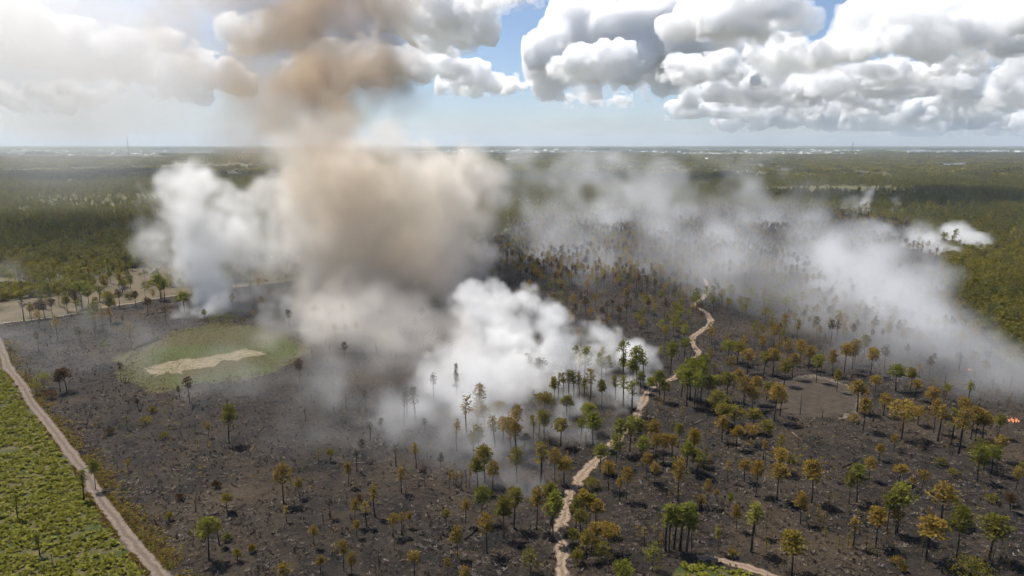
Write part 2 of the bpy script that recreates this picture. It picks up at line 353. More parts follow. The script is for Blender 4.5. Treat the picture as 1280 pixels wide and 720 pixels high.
def scatter(name, P, scale, rot, idx, protos, label, cat=None):
    """one 'stuff' object: a point cloud with a plant on every point"""
    me = bpy.data.meshes.new(name); N = len(P); me.vertices.add(N)
    me.vertices.foreach_set('co', np.ascontiguousarray(P, dtype=np.float32).ravel())
    for nm, ty, d in (('psc', 'FLOAT_VECTOR', scale), ('prz', 'FLOAT', rot), ('pid', 'INT', idx)):
        at = me.attributes.new(nm, ty, 'POINT'); at.data.foreach_set('vector' if ty == 'FLOAT_VECTOR' else 'value', np.ascontiguousarray(d, dtype=np.int32 if ty == 'INT' else np.float32).ravel())
    c = bpy.data.collections.new(name + '_kinds')
    for k, pm in enumerate(protos): c.objects.link(bpy.data.objects.new('%s_kind_%02d' % (name, k), pm))
    ob = link(name, me); ng = bpy.data.node_groups.new(name, 'GeometryNodeTree')
    ng.interface.new_socket('Geometry', in_out='INPUT', socket_type='NodeSocketGeometry'); ng.interface.new_socket('Geometry', in_out='OUTPUT', socket_type='NodeSocketGeometry')
    A, L = ng.nodes.new, ng.links.new; gi, go = A('NodeGroupInput'), A('NodeGroupOutput')
    ci = A('GeometryNodeCollectionInfo'); ci.inputs['Collection'].default_value = c; ci.inputs['Separate Children'].default_value = True; ci.inputs['Reset Children'].default_value = True
    ip = A('GeometryNodeInstanceOnPoints'); ip.inputs['Pick Instance'].default_value = True
    def na(nm, ty):
        q = A('GeometryNodeInputNamedAttribute'); q.data_type = ty; q.inputs[0].default_value = nm; return q.outputs[0]
    cx = A('ShaderNodeCombineXYZ'); L(na('prz', 'FLOAT'), cx.inputs[2])
    L(gi.outputs[0], ip.inputs['Points']); L(ci.outputs[0], ip.inputs['Instance']); L(na('pid', 'INT'), ip.inputs['Instance Index'])
    L(cx.outputs[0], ip.inputs['Rotation']); L(na('psc', 'FLOAT_VECTOR'), ip.inputs['Scale']); L(ip.outputs[0], go.inputs[0])
    ob.modifiers.new('scatter', 'NODES').node_group = ng
    return tag(ob, label, cat, kind='stuff')

# ------------------------------------------------------------------ the single pines (foot x, foot y, top y, crown width, needles)
TREES = """
847 628 573 20 o|871 596 565 20 l|909 603 576 8 o|930 602 574 16 o|945 618 577 17 o|971 625 580 25 o|973 588 560 18 o|1014 629 577 24 o|1000 655 617 17 o|1061 630 590 15 l|1071 627 581 22 g|1066 684 646 13 o|989 719 668 32 l|939 690 630 20 g|911 640 616 9 g|897 691 660 8 g
843 687 632 18 g|850 689 629 20 g|858 691 628 20 g|864 688 642 18 g|832 689 632 19 g|836 688 630 17 g|884 633 600 12 o|895 628 612 7 o|920 663 632 12 o|942 668 626 13 l
1099 576 556 10 o|1124 604 581 16 o|1140 614 597 9 o|1152 615 588 13 o|1086 600 571 14 o|1121 667 605 28 g|1108 665 614 18 l|1094 684 636 24 o|1119 668 635 18 o|1176 653 605 30 o|1192 642 620 14 l|1158 700 646 34 o|1195 698 635 27 l|1237 700 646 34 l|1221 602 558 20 g|1239 592 558 18 g|1229 589 560 16 l
646 604 560 20 l|676 610 553 18 l|693 602 560 16 o|705 604 571 20 o|671 662 611 22 o|689 657 603 23 l|691 676 616 24 g|729 654 612 20 o|737 655 618 18 g|720 660 620 18 l|744 660 624 20 o|725 672 638 18 l|760 690 655 26 o|745 684 654 18 o|760 612 577 18 o|783 625 585 15 o|774 626 595 10 o|750 590 556 20 g|858 585 556 18 l|872 592 563 16 l|805 685 658 8 o|777 737 704 26 g|733 700 664 16 l|716 690 662 14 l
606 604 558 24 l|597 614 572 17 l|616 619 577 16 o|603 653 609 21 g|630 673 622 20 l|643 661 611 23 l|609 692 643 20 o|572 698 660 17 o|558 658 637 11 l|582 656 626 11 o|491 671 642 15 o|502 669 640 8 o|512 660 640 8 o|502 616 586 10 o|468 646 607 12 o|458 658 626 11 o|446 672 650 10 o|444 658 625 12 o|450 640 618 10 r|518 720 690 16 o|560 722 697 9 o|582 737 708 14 o|520 585 553 10 o|495 583 556 9 y|551 589 567 8 y|531 608 580 5 y|446 590 562 8 y
562 612 587 5 o|567 607 592 4 o|570 610 588 5 o|577 612 590 5 o|583 610 587 5 y|587 610 586 5 o
862 500 450 22 g|868 505 447 22 g|876 500 455 20 g|852 496 458 20 g|858 508 462 20 g|871 512 466 18 g|878 472 443 18 g|910 452 427 22 g|922 456 428 16 l|934 467 437 18 o|897 530 490 26 l|903 538 505 22 l|917 541 507 24 l|902 553 521 18 o|920 562 533 16 o|940 540 512 20 l|939 556 532 18 o|957 562 526 19 l|940 513 485 17 o|968 527 480 22 o|975 520 488 16 o|929 510 470 18 o|943 505 471 18 o|893 500 470 16 g|909 502 467 20 l|885 508 470 15 l|866 580 537 16 o|858 592 552 16 g|975 592 563 18 o|975 575 543 10 l|954 575 550 8 o|958 500 478 15 l|921 488 462 14 o|980 482 450 16 l|966 470 436 18 o|990 474 442 16 o|955 468 440 15 l|1010 462 432 16 o|1020 478 444 14 g|1000 455 425 15 o|1040 470 438 12 o|1055 466 430 15 o|1065 462 428 16 o|1046 490 462 10 l
1071 515 476 22 o|1079 538 497 18 o|1104 520 492 16 o|1127 549 504 34 o|1147 531 508 16 o|1119 489 457 22 g|1138 488 460 14 l|1144 500 475 14 o|1161 518 484 18 o|1167 541 499 15 o|1172 551 505 14 o|1201 535 497 16 o|1198 568 508 20 o|1189 556 510 15 l|1213 549 508 20 o|1219 551 512 18 o|1228 549 515 22 o|1247 547 518 13 l|1249 576 545 15 o|1117 564 543 10 o|1098 575 555 9 o|1182 500 480 10 g|1198 467 441 9 y|1093 495 470 14 o|1088 470 436 16 o|1068 455 425 16 o|1080 448 420 14 l|1105 462 432 12 y|1210 505 476 9 g|1270 612 585 14 o|1262 640 618 12 r|1290 580 545 18 o|1290 660 622 20 l
731 482 435 16 g|723 480 443 10 o|752 484 441 13 g|757 478 446 15 l|720 474 431 10 g|778 474 424 14 g|795 482 434 18 g|804 478 440 12 l|779 474 447 12 g|791 480 450 17 g|693 502 472 12 l|698 502 466 8 l|711 499 463 10 l|704 498 465 9 l|717 499 464 9 g|724 500 465 10 l|730 504 472 11 l|738 505 461 14 l|752 507 475 13 l|769 500 470 9 l|779 509 468 14 g|789 518 475 15 g|800 491 465 12 g|681 522 490 22 l|708 521 495 17 l|675 480 448 18 y|667 553 518 9 l|674 547 513 11 l|680 551 514 16 l|701 558 524 22 l|741 559 517 25 g|726 553 523 12 g|736 540 505 22 g|770 583 543 18 g|787 565 520 22 g|775 568 525 20 g|800 565 526 18 l|817 562 525 18 o|803 585 546 17 g|820 577 544 15 o|829 579 543 16 o|840 572 544 15 o|867 572 537 16 o|824 502 464 16 g|812 497 472 12 g|830 502 477 14 g|838 468 427 16 g|855 447 422 16 g|644 560 507 16 o|645 577 524 16 o|656 562 543 13 r|808 600 566 14 o|818 608 580 11 o|848 560 530 14 l
598 531 480 16 o|583 547 494 15 o|597 534 503 20 o|606 540 508 16 o|571 500 457 10 r|623 528 504 18 o|618 562 519 15 o|645 542 507 14 r|638 564 523 25 o|629 556 522 18 o|571 564 525 11 o|592 573 543 16 l|598 571 532 18 l|505 532 491 10 y|509 524 485 9 y|519 528 485 14 y|531 543 523 8 y|477 544 523 9 y|463 551 528 8 y|453 576 549 10 y|542 500 466 9 y|457 515 488 10 y|472 520 496 12 y
355 630 582 23 o|374 623 599 11 o|262 700 649 28 g|274 682 650 10 l|284 639 617 15 l|358 652 632 7 o|413 577 562 10 l|436 608 578 11 o|393 684 658 11 o|430 714 676 14 o|401 720 696 10 o|355 737 704 18 o|413 647 621 14 y|440 722 690 12 o|105 626 588 11 g|120 612 576 13 g|23 649 617 11 g|50 695 666 10 g|160 589 574 8 o|83 489 460 18 r|76 492 465 12 r|237 503 472 12 r|225 501 482 6 r|173 512 498 7 r|287 555 506 20 l|261 547 528 8 o|375 478 449 11 r|431 452 428 10 y|256 401 387 8 g
30 401 372 9 y|50 399 376 14 r|56 398 378 10 r|40 400 380 9 l|66 396 374 10 r|85 393 370 11 l|96 389 362 12 r|119 411 378 16 l|139 403 366 14 l|103 385 352 22 g|112 388 358 14 g|153 366 341 8 l|164 366 343 8 l|131 369 344 12 l|201 374 342 16 g|206 376 350 14 g|185 391 372 12 r|150 385 362 10 r|170 384 364 10 r|231 391 365 16 g|222 388 371 10 l|125 376 356 12 g|240 372 350 9 g|262 358 336 12 g|285 352 333 13 g|295 358 339 12 g|370 330 306 8 y|330 345 322 9 y
"""
rows = [r.split() for ln in TREES.strip().splitlines() for r in ln.split('|')]
rows = [(float(a), float(b), float(c), float(d), e) for a, b, c, d, e in rows]
VAR = {}
def variants(shape):
    if shape in VAR: return VAR[shape]
    out = []
    for s in range(7):
        kw = dict(round=dict(low=.58 + .03 * (s % 4), clumps=20 + 2 * s, per=24, cw=5.6, size=.68), flat=dict(low=.6 + .02 * (s % 4), clumps=26 + 2 * s, per=28, cw=8.0, size=.7), narrow=dict(low=.6, clumps=10 + s, per=22, cw=2.8, size=.5), cone=dict(low=.35, clumps=26, per=22, cw=4.2, size=.55))[shape]
        out.append(pine(sum(map(ord, shape)) + s * 17, shape=shape, **kw) + (kw['cw'],))
    VAR[shape] = out; return out
MESH = {}
COLN = dict(o='scorched orange', g='green', l='olive and orange', r='rust brown', y='grey smoke-dulled')
CMAT = dict(o='orange', g='green', l='olive', r='rust', y='grey')
def zone(x, y):
    if near_line(np.array([gnd(x, y)[:2]]), TRAIL)[0] < 9: return 'beside the winding sand trail'
    if x < 125 and y > 560: return 'by the straight sand road and palmetto'
    if y < 415 and x < 330: return 'along the pale firebreak'
    if 150 < x < 390 and y < 515: return 'at the edge of the grassy oval'
    if x < 150: return 'among bushes on the sand road verge'
    if x < 450 and y > 515: return 'on the open ash plain'
    if x < 560 and y < 600: return 'in thin grey smoke over ash'
    if x < 560: return 'in the open grove on the ash plain'
    if 660 < x < 835 and y < 530: return 'rising out of the dense white smoke'
    if x < 700 and y < 600: return 'in front of the white smoke bank'
    if x < 700: return 'between the trail and the ash plain'
    if 955 < x < 1085 and 455 < y < 560: return 'around the bare brown pan'
    if x < 880 and y > 610: return 'in the clump between trail and corner road'
    if x < 990 and y < 530: return 'in the thicket between trail and bare pan'
    if x < 960 and y < 600: return 'on charred ground uphill of the fallen logs'
    if x < 1020: return 'on charred ground above the corner road'
    if y < 510: return 'under the drifting grey smoke bank'
    if y < 585: return 'on the slope below the orange flames'
    return 'on the charred flat with fallen logs'
def place_pine(x, y, top, w, k, i):
    b = gnd(x, y); t = at_dist(x, top, b[1]); H = max(3.5, t[2]); W = max(1.3, w * 1.06 * math.hypot(b[1], CAM_H) / FPX)
    q = W / H
    shape = 'flat' if q > .74 else 'round' if q > .36 else 'narrow'
    if k == 'r' and shape == 'narrow' and H > 9: shape = 'cone'
    vi = (i * 5 + int(x)) % 7; (tr, cr, cw) = variants(shape)[vi]
    tm = 'bark' if (k == 'g' and i % 3 == 0) else 'trunk'
    kt, kc = (shape, vi, tm), (shape, vi, k)
    if kt not in MESH: MESH[kt] = mesh('pine_trunk', *tr, M[tm], True)
    if kc not in MESH:
        v, f = cr
        if k == 'y': f = f[::2]                       # half the needles gone
        elif k in 'or': f = [q_ for j, q_ in enumerate(f) if j % 7]
        MESH[kc] = mesh('pine_crown', v, f, M[CMAT[k]])
    e = link('pine_tree', None); e.location = b; e.rotation_euler = (0, 0, (i * 2.39) % 6.28); e.empty_display_size = .5
    sxy = W / cw; e.scale = (sxy, sxy, H / 13.0)
    tko = link('trunk', MESH[kt], e); sr = min(1.0, max(.5, H / 13)) / sxy; tko.scale = (1, 1, 1)
    link('crown', MESH[kc], e)
    hw = 'towering' if H > 15 else 'tall' if H > 12.3 else 'mid-height' if H > 9.5 else 'short' if H > 6.5 else 'stunted'
    sw = {'flat': 'wide crown', 'round': 'round crown', 'narrow': 'thin tuft crown', 'cone': 'tapering crown'}[shape]
    z = zone(x, y)
    tag(e, '%s pine with %s %s %s' % (hw, COLN[k], sw, z), 'tree', 'pines ' + z)
for i, r in enumerate(rows): place_pine(*r, i)

# ------------------------------------------------------------------ shrubs, snags, a bare tree, logs
def shrub(x, y, wpx, hpx, m, seed, label, group=None, name='shrub', lobes=16):
    b = gnd(x, y); s = math.hypot(b[1], CAM_H) / FPX; (st, fo) = bush(seed, wpx * s / 2, hpx * s * 1.1, lobes, 26, .5)
    e = link(name, None); e.location = b
    link('stem', mesh('shrub_stems', *st, M['trunk'], True), e); link('foliage', mesh('shrub_foliage', *fo, M[m]), e)
    return tag(e, label, 'shrub', group)
shrub(663, 716, 26, 30, 'olive', 1, 'dark olive shrub on ash just off the sand trail')
shrub(815, 714, 28, 34, 'green', 2, 'dense green shrub at foot of the green pine clump')
shrub(1212, 722, 54, 22, 'olive', 3, 'broad low olive shrub with many lobes on charred flat', lobes=34)
shrub(1226, 581, 38, 32, 'olive', 4, 'big round olive bush below the orange flames', lobes=34)
shrub(277, 405, 46, 11, 'green', 5, 'long low green bush at the far rim of the grassy oval', lobes=30)
shrub(55, 486, 24, 22, 'green', 6, 'dark green bush on the sand road verge', lobes=22)
shrub(46, 494, 16, 16, 'olive', 7, 'small olive bush on the sand road verge', lobes=14)
shrub(64, 498, 20, 10, 'rust', 8, 'brown scorched bush on the sand road verge')
for k, (x, y, w, h, m) in enumerate(((735, 688, 24, 22, 'orange'), (752, 700, 26, 22, 'olive'), (722, 704, 18, 18, 'olive'), (765, 672, 20, 16, 'rust'), (739, 610, 22, 12, 'olive'), (718, 640, 14, 12, 'rust'))):
    shrub(x, y, w, h, m, 20 + k, '%s bush crowding the sand trail' % {'orange': 'scorched orange', 'olive': 'olive brown', 'rust': 'rust brown'}[m], 'bushes beside the sand trail')
for k, (x, y, w, h, m) in enumerate(((211, 651, 12, 10, 'olive'), (297, 702, 10, 16, 'olive'), (284, 676, 12, 9, 'olive'), (270, 610, 12, 8, 'rust'), (225, 625, 12, 7, 'rust'), (315, 690, 9, 10, 'orange'), (1121, 705, 16, 8, 'orange'), (1128, 715, 10, 8, 'orange'), (1190, 595, 18, 9, 'olive'), (1175, 582, 14, 10, 'olive'), (1240, 628, 18, 10, 'olive'), (1262, 632, 18, 14, 'rust'), (1278, 590, 16, 10, 'olive'), (876, 634, 16, 14, 'orange'), (915, 697, 10, 10, 'orange'), (182, 530, 18, 9, 'olive'), (190, 516, 10, 8, 'olive'), (137, 543, 14, 8, 'rust'), (206, 548, 14, 7, 'olive'), (990, 578, 26, 7, 'olive'), (1066, 528, 20, 10, 'orange'))):
    shrub(x, y, w, h, m, 40 + k, 'small %s shrub %s' % ({'orange': 'scorched orange', 'olive': 'olive', 'rust': 'rust brown'}[m], zone(x, y)), 'small shrubs ' + zone(x, y), lobes=9)
def branchy(seed, H, W, depth=4):
    rr = random.Random(seed); v, f = [], []
    def grow(p, d, L, r, k):
        q = p + d * L; tube(v, f, [p, p.lerp(q, .5) + Vector((rr.gauss(0, .05), rr.gauss(0, .05), 0)) * L, q], [r, r * .85, r * .65], 5 if k > 2 else 3)
        if k == 0: return
        for j in range(3 if k > 1 else 4):
            a = rr.uniform(0, 6.28); sp = rr.uniform(.45, .95)
            grow(q, (d + Vector((math.cos(a) * sp * W, math.sin(a) * sp * W, rr.uniform(-.15, .3)))).normalized(), L * rr.uniform(.6, .8), r * .55, k - 1)
    grow(Vector((0, 0, -.1)), Vector((0, 0, 1)), H * .3, .17, depth); return v, f
b = gnd(1028, 523); e = link('bare_tree', None); e.location = b
v, f = branchy(3, 9.5, 1.0); cut = 120
link('trunk', mesh('bare_trunk', v, f[:17], M['trunk'], True), e); link('branches', mesh('bare_branches', v, f[17:], M['twig'], True), e)
tag(e, 'leafless pinkish grey tree with spreading twigs on the bare brown pan', 'tree')
for k, (x, y, top, where) in enumerate(((1000, 518, 491, 'thin black snag standing on the bare brown pan'), (382, 527, 508, 'thin bare snag on ash near the grassy oval'), (433, 512, 492, 'thin bare snag in drifting grey smoke'), (474, 712, 690, 'broken black snag on the ash plain'), (67, 714, 690, 'bare grey stem sticking out of green palmetto'), (1180, 488, 466, 'bare pole snag at edge of the grey smoke bank'), (404, 655, 640, 'short black snag beside pale scorched pine'), (245, 640, 628, 'stub of a burnt snag on the ash plain'))):
    b = gnd(x, y); H = at_dist(x, top, b[1])[2]; v, f = [], []; rr = random.Random(k)
    tube(v, f, [(0, 0, -.1), (.05, 0, H * .4), (-.06, .05, H * .75), (.04, 0, H)], [.16, .13, .09, .03], 6)
    for j in range(5):
        z = H * rr.uniform(.45, .95); a = rr.uniform(0, 6.28); L = rr.uniform(.4, 1.1); tube(v, f, [(0, 0, z), (math.cos(a) * L, math.sin(a) * L, z + L * .35)], [.04, .012], 3)
    o = tag(link('snag', mesh('snag', v, f, M['twig' if 'grey' in where and k == 4 else 'trunk'], True)), where, 'dead tree'); o.location = b
LOGS = ((581, 675, 602, 657, 'trunk', 'long black fallen trunk lying across the ash plain'), (990, 541, 1003, 551, 'twig', 'pale fallen log below the bare pan'), (1053, 585, 1076, 573, 'trunk', 'black fallen log on the charred flat near green pines'), (1058, 655, 1080, 644, 'trunk', 'dark fallen log beside small scorched pine'), (868, 530, 880, 524, 'twig', 'brown fallen log on charred slope beside the trail'), (443, 579, 462, 580, 'twig', 'grey fallen log on smoky ash'), (948, 516, 985, 511, 'trunk', 'black fallen trunk at the margin of the bare pan'), (296, 497, 312, 496, 'trunk', 'charred log lying below the grassy oval'), (480, 700, 487, 703, 'twig', 'short pale log on the ash plain'), (500, 702, 507, 701, 'twig', 'short pinkish log on the ash plain'))
for k, (x1, y1, x2, y2, m, lab) in enumerate(LOGS):
    a, c = Vector(gnd(x1, y1)), Vector(gnd(x2, y2)); v, f = [], []; d = c - a; s = d.cross(Vector((0, 0, 1))).normalized()
    tube(v, f, [Vector((0, 0, .2)), d * .35 + s * .12 + Vector((0, 0, .22)), d * .7 - s * .1 + Vector((0, 0, .2)), d + Vector((0, 0, .16))], [.26, .23, .19, .1], 7); f.append(tuple(range(6, -1, -1)))
    for j in range(4):
        p = d * (.35 + .15 * j); tube(v, f, [p + Vector((0, 0, .2)), p + s * (.7 if j % 2 else -.7) + d.normalized() * .5 + Vector((0, 0, .35))], [.06, .02], 3)
    o = tag(link('fallen_log', mesh('fallen_log', v, f, M[m], True)), lab, 'log'); o.location = a

# ------------------------------------------------------------------ mass vegetation
def pine_proto(seed, m, tm='trunk', clumps=12, per=10, size=1.15, **kw):
    t, c = pine(seed, clumps=clumps, per=per, size=size, n=4, **kw); return merge([t, c], [M[tm], M[m]], 'far_pine')
def scrub_proto(seed, m, Rr=2.6, Hh=4.2, lobes=11, per=16, size=1.0):
    t, c = bush(seed, Rr, Hh, lobes, per, size, 2); return merge([t, c], [M['bark'], M[m]], 'scrub_oak')
def clump_proto(seed, m, W=34, Hh=11, n=26, per=12, size=3.4):
    rr = random.Random(seed); v, f = [], []
    for k in range(n):
        a = rr.uniform(0, 6.28); q = math.sqrt(rr.random()) * W / 2
        leaves(v, f, (math.cos(a) * q, math.sin(a) * q, Hh * rr.uniform(.45, .95)), rr.uniform(2.4, 4.2), per, size, rr, .8, .8)
    return mesh('tree_clump', v, f, M[m])
def band(y0, y1, area, seed, spread=1.0, pad=80):
    r = np.random.default_rng(seed); tot = (y1 - y0) * 2 * (spread * y1 + pad); n = int(tot / area)
    P = np.stack([r.uniform(-1, 1, n) * (spread * y1 + pad), r.uniform(y0, y1, n), np.zeros(n)], 1)
    P = P[np.abs(P[:, 0]) < spread * P[:, 1] + pad]
    keep = np.ones(len(P), bool)
    for poly in (BURN, PALMETTO, PATCH, FIELD1, FIELD2, LAKE1, LAKE2): keep &= ~in_poly(P, poly)
    keep &= near_line(P, FIREB) > 3.5
    if y1 > 2500:                                       # streets and yards of the far town lie open
        X, Y = px(P)
        for x0, x1, ya, yb, n in TOWN: keep &= ~((X > x0 - 4) & (X < x1 + 4) & (Y > ya - .3) & (Y < yb + 1.1) & (val2(P, 900, 88) > .3))
    return P[keep], r
TOWN = [(848, 1085, 187.6, 193.6, 90), (1128, 1225, 188.5, 191.5, 26), (1228, 1300, 189.6, 191.6, 26), (560, 850, 187.5, 191.5, 60), (0, 270, 188.0, 196.5, 56), (-60, 0, 188, 193, 8), (1300, 1340, 188, 192, 8)]
FIELD1 = pts((930, 236.5), (1010, 233), (1090, 233), (1135, 236), (1128, 239.5), (1040, 241), (960, 241))
FIELD2 = pts((-40, 214), (60, 210), (150, 208), (240, 206), (330, 206), (330, 210), (200, 212), (90, 215), (-40, 219))
LAKE1 = pts((1160, 206.2), (1180, 203.9), (1224, 203.2), (1232, 204.8), (1205, 206.6), (1188, 209.8), (1166, 208))
LAKE2 = pts((1135, 204.2), (1150, 203.6), (1156, 204.6), (1142, 205.2))
def put(name, P, r, smin, smax, nk, protos, label, zs=1.0, idx=None):
    s = r.uniform(smin, smax, len(P)); z = s * r.uniform(.8, 1.2, len(P)) * zs
    scatter(name, P, np.stack([s, s, z], 1), r.uniform(0, 6.28, len(P)), r.integers(0, nk, len(P)) if idx is None else idx, protos, label)
LODP = [pine_proto(s, m, low=lo, cw=cw) for s, m, lo, cw in ((1, 'fpine', .5, 5.5), (2, 'fpine', .45, 6.5), (3, 'green', .5, 5.5), (4, 'fpine', .4, 5), (5, 'olive', .55, 5), (6, 'scrub', .35, 6))]
LODS = [scrub_proto(s, m) for s, m in ((1, 'scrub'), (2, 'scrub'), (3, 'scrub'), (4, 'fpine'))]
# scrub oak thicket outside the burn (dense beyond the smoke, open pineland on the other side)
P, r = band(130, 760, 13, 21)
X, Y = px(P); right = X > 560
dry = in_poly(P, DRY); nz = fbm2(P, 60, 5)
keep = np.where(right, True, (nz > .44) & (r.random(len(P)) < .5)) & ~(dry & (r.random(len(P)) > .10))
put('scrub_thicket', P[keep], r, .6, 1.75, 4, LODS, 'dense olive scrub oak thicket bordering the burn')
P, r = band(300, 760, 55, 22); X, Y = px(P); nz = fbm2(P, 90, 6); dry = in_poly(P, DRY)
keep = (((X < 560) & (nz > .42)) | (r.random(len(P)) < .10)) & ~(dry & (r.random(len(P)) > .18))
put('pine_forest', P[keep], r, .65, 1.1, 6, LODP, 'open pine forest beyond the pale firebreak')
P, r = band(760, 2300, 42, 23); nz = fbm2(P, 170, 7); X, Y = px(P)
keep = (nz > .47) | (r.random(len(P)) < np.where(X < 560, .25, .4))
P = P[keep]; idx = np.where(r.random(len(P)) < .62, 6 + r.integers(0, 4, len(P)), r.integers(0, 6, len(P)))
put('pine_forest', P, r, .7, 1.25, 10, LODP + LODS, 'wooded flatland stretching away behind the smoke', idx=idx)
CL = [clump_proto(s, m) for s, m in ((1, 'fpine'), (2, 'scrub'), (3, 'fpine'), (4, 'scrub'), (5, 'fpine'))]
P, r = band(2300, 7500, 900, 24); nz = fbm2(P, 700, 8); keep = (nz > .5) | (r.random(len(P)) < .15)
put('distant_forest', P[keep], r, .6, 1.4, 5, CL, 'distant dark green woods on the flat land')
FL = [clump_proto(s + 9, m, 150, 9, 40, 8, 10) for s, m in ((1, 'fpine'), (2, 'fpine'), (3, 'scrub'))]
P, r = band(7500, 30000, 26000, 25, .85); nz = fbm2(P, 2500, 9); keep = (nz > .45)
put('horizon_forest', P[keep], r, .6, 1.5, 3, FL, 'hazy strip of woodland along the horizon', 1.0)
# trees of the burn too far to pick apart
BURNT = [pine_proto(s + 30, m, clumps=14, per=11, size=.85, r0=.15, low=lo, cw=cw) for s, m, lo, cw in ((1, 'orange', .64, 5.8), (2, 'olive', .62, 6.2), (3, 'rust', .66, 5), (4, 'green', .6, 6.2), (5, 'grey', .68, 4.6), (6, 'orange', .66, 5.6), (7, 'grey', .72, 4))]
r = np.random.default_rng(31); P = np.stack([r.uniform(-420, 700, 40000), r.uniform(310, 1500, 40000), np.zeros(40000)], 1)
X, Y = px(P); nz = fbm2(P, 70, 12)
dens = np.where(X > 600, np.clip((505 - Y) / 90, 0, 1) * .55, .05 + .03 * (Y < 380)) * np.clip((nz - .3) * 4, .12, 1)
dens *= np.where((X > 620) & (X < 830) & (Y > 360) & (Y < 430), .55, 1)
dens *= np.where(in_poly(P, BARE) | in_poly(P, OV) | (near_line(P, TRAIL) < 4), 0, 1)
lst = np.array([gnd(a, b_)[:2] for a, b_, *_ in rows])
dmin = np.full(len(P), 1e9)
for q in lst: dmin = np.minimum(dmin, np.hypot(P[:, 0] - q[0], P[:, 1] - q[1]))
keep = in_poly(P, BURN) & (r.random(len(P)) < dens) & (dmin > 4.5)
P = P[keep]; X, Y = px(P)
gz = np.exp(-(((X - 950) / 70) ** 2 + ((Y - 395) / 35) ** 2)) + np.exp(-(((X - 850) / 40) ** 2 + ((Y - 440) / 40) ** 2))
u = r.random(len(P)) ; g_ = r.random(len(P)) < gz * .8 + .12
u = np.where(Y < 335, .62 + .38 * u, u); idx = np.where(g_, np.where(r.random(len(P)) < .5, 1, 3), np.where(u < .42, 0, np.where(u < .62, 2, np.where(u < .75, 5, np.where(u < .88, 4, 6)))))  # farther trees turn greyer: the veil of smoke put into needle colour
put('burnt_pine_wood', P, r, .6, 1.0, 7, BURNT, 'scorched pine wood deep in the burn, veiled by smoke', idx=idx)
SAP = [pine_proto(s + 60, m, clumps=9, per=14, size=.7, low=.35, cw=4.2) for s, m in ((1, 'orange'), (2, 'rust'), (3, 'olive'), (4, 'grey'), (5, 'orange'))]
r = np.random.default_rng(33); P = np.stack([r.uniform(-160, 330, 5200), r.uniform(150, 420, 5200), np.zeros(5200)], 1); X, Y = px(P)
keep = in_poly(P, BURN) & ~in_poly(P, BARE) & ~in_poly(P, OV) & ~in_poly(P, PATCH) & (near_line(P, TRAIL) > 3) & (near_line(P, CORNER) > 2.5) & (near_line(P, ROAD) > 4) & (r.random(len(P)) < np.where(X > 690, .5, np.where(X > 380, .16, .03)) * np.clip((fbm2(P, 28, 71) - .38) * 5, .05, 1))
put('scorched_saplings', P[keep], r, .2, .42, 5, SAP, 'small scorched saplings dotted between the pines on the burn')
# charred stubble and ash-grey frond stubs on the burnt ground
def stub(seed, m, nbl, L, lean):
    rr = random.Random(seed); v, f = [], []
    for k in range(nbl):
        a = rr.uniform(0, 6.28); q = Vector((math.cos(a), math.sin(a), 0)); l_ = L * rr.uniform(.5, 1.2); s = q.cross(Vector((0, 0, 1))) * .07
        p0 = q * .08; p1 = q * l_ * lean + Vector((0, 0, l_ * rr.uniform(.25, .9))); b = len(v)
        v.extend((p0 - s, p0 + s, p1 + s * 1.6, p1 - s * 1.6)); f.append((b, b + 1, b + 2, b + 3))
    return mesh('stub', v, f, m)
STUB = [stub(1, M['trunk'], 9, .9, .8), stub(2, M['trunk'], 7, 1.1, .5), stub(3, plain('grey_ash_frond', (.115, .094, .076), .95), 8, .8, 1.1), stub(4, plain('dead_brown_frond', (.085, .058, .036), .95), 9, .8, 1.0), stub(5, M['trunk'], 12, .6, 1.2), stub(6, plain('pale_dead_frond', (.21, .175, .14), .95), 5, .7, 1.2)]
r = np.random.default_rng(41); P = np.stack([r.uniform(-330, 330, 260000), 80 + 620 * r.random(260000) ** 1.5, np.zeros(260000)], 1)
X, Y = px(P); keep = in_poly(P, BURN) & ~in_poly(P, OVIN) & ~in_poly(P, BARE) & ~in_poly(P, PATCH) & (near_line(P, TRAIL) > 1.1) & (near_line(P, CORNER) > 1.1) & (near_line(P, ROAD) > 2.6) & (np.abs(P[:, 0]) < P[:, 1] * .85 + 45)
keep &= r.random(len(P)) < np.clip(fbm2(P, 14, 19) * 1.5 - .15, .2, 1)
P = P[keep]; u = r.random(len(P)); idx = np.searchsorted(np.cumsum([.26, .2, .2, .14, .12]), u)
rust = fbm2(P, 45, 21) > .55; idx = np.where(rust & (r.random(len(P)) < .35), 3, idx)
put('charred_stubble', P, r, .35, 1.0, 6, STUB, 'black and ash grey stubs of burnt palmetto covering the ground', idx=idx)
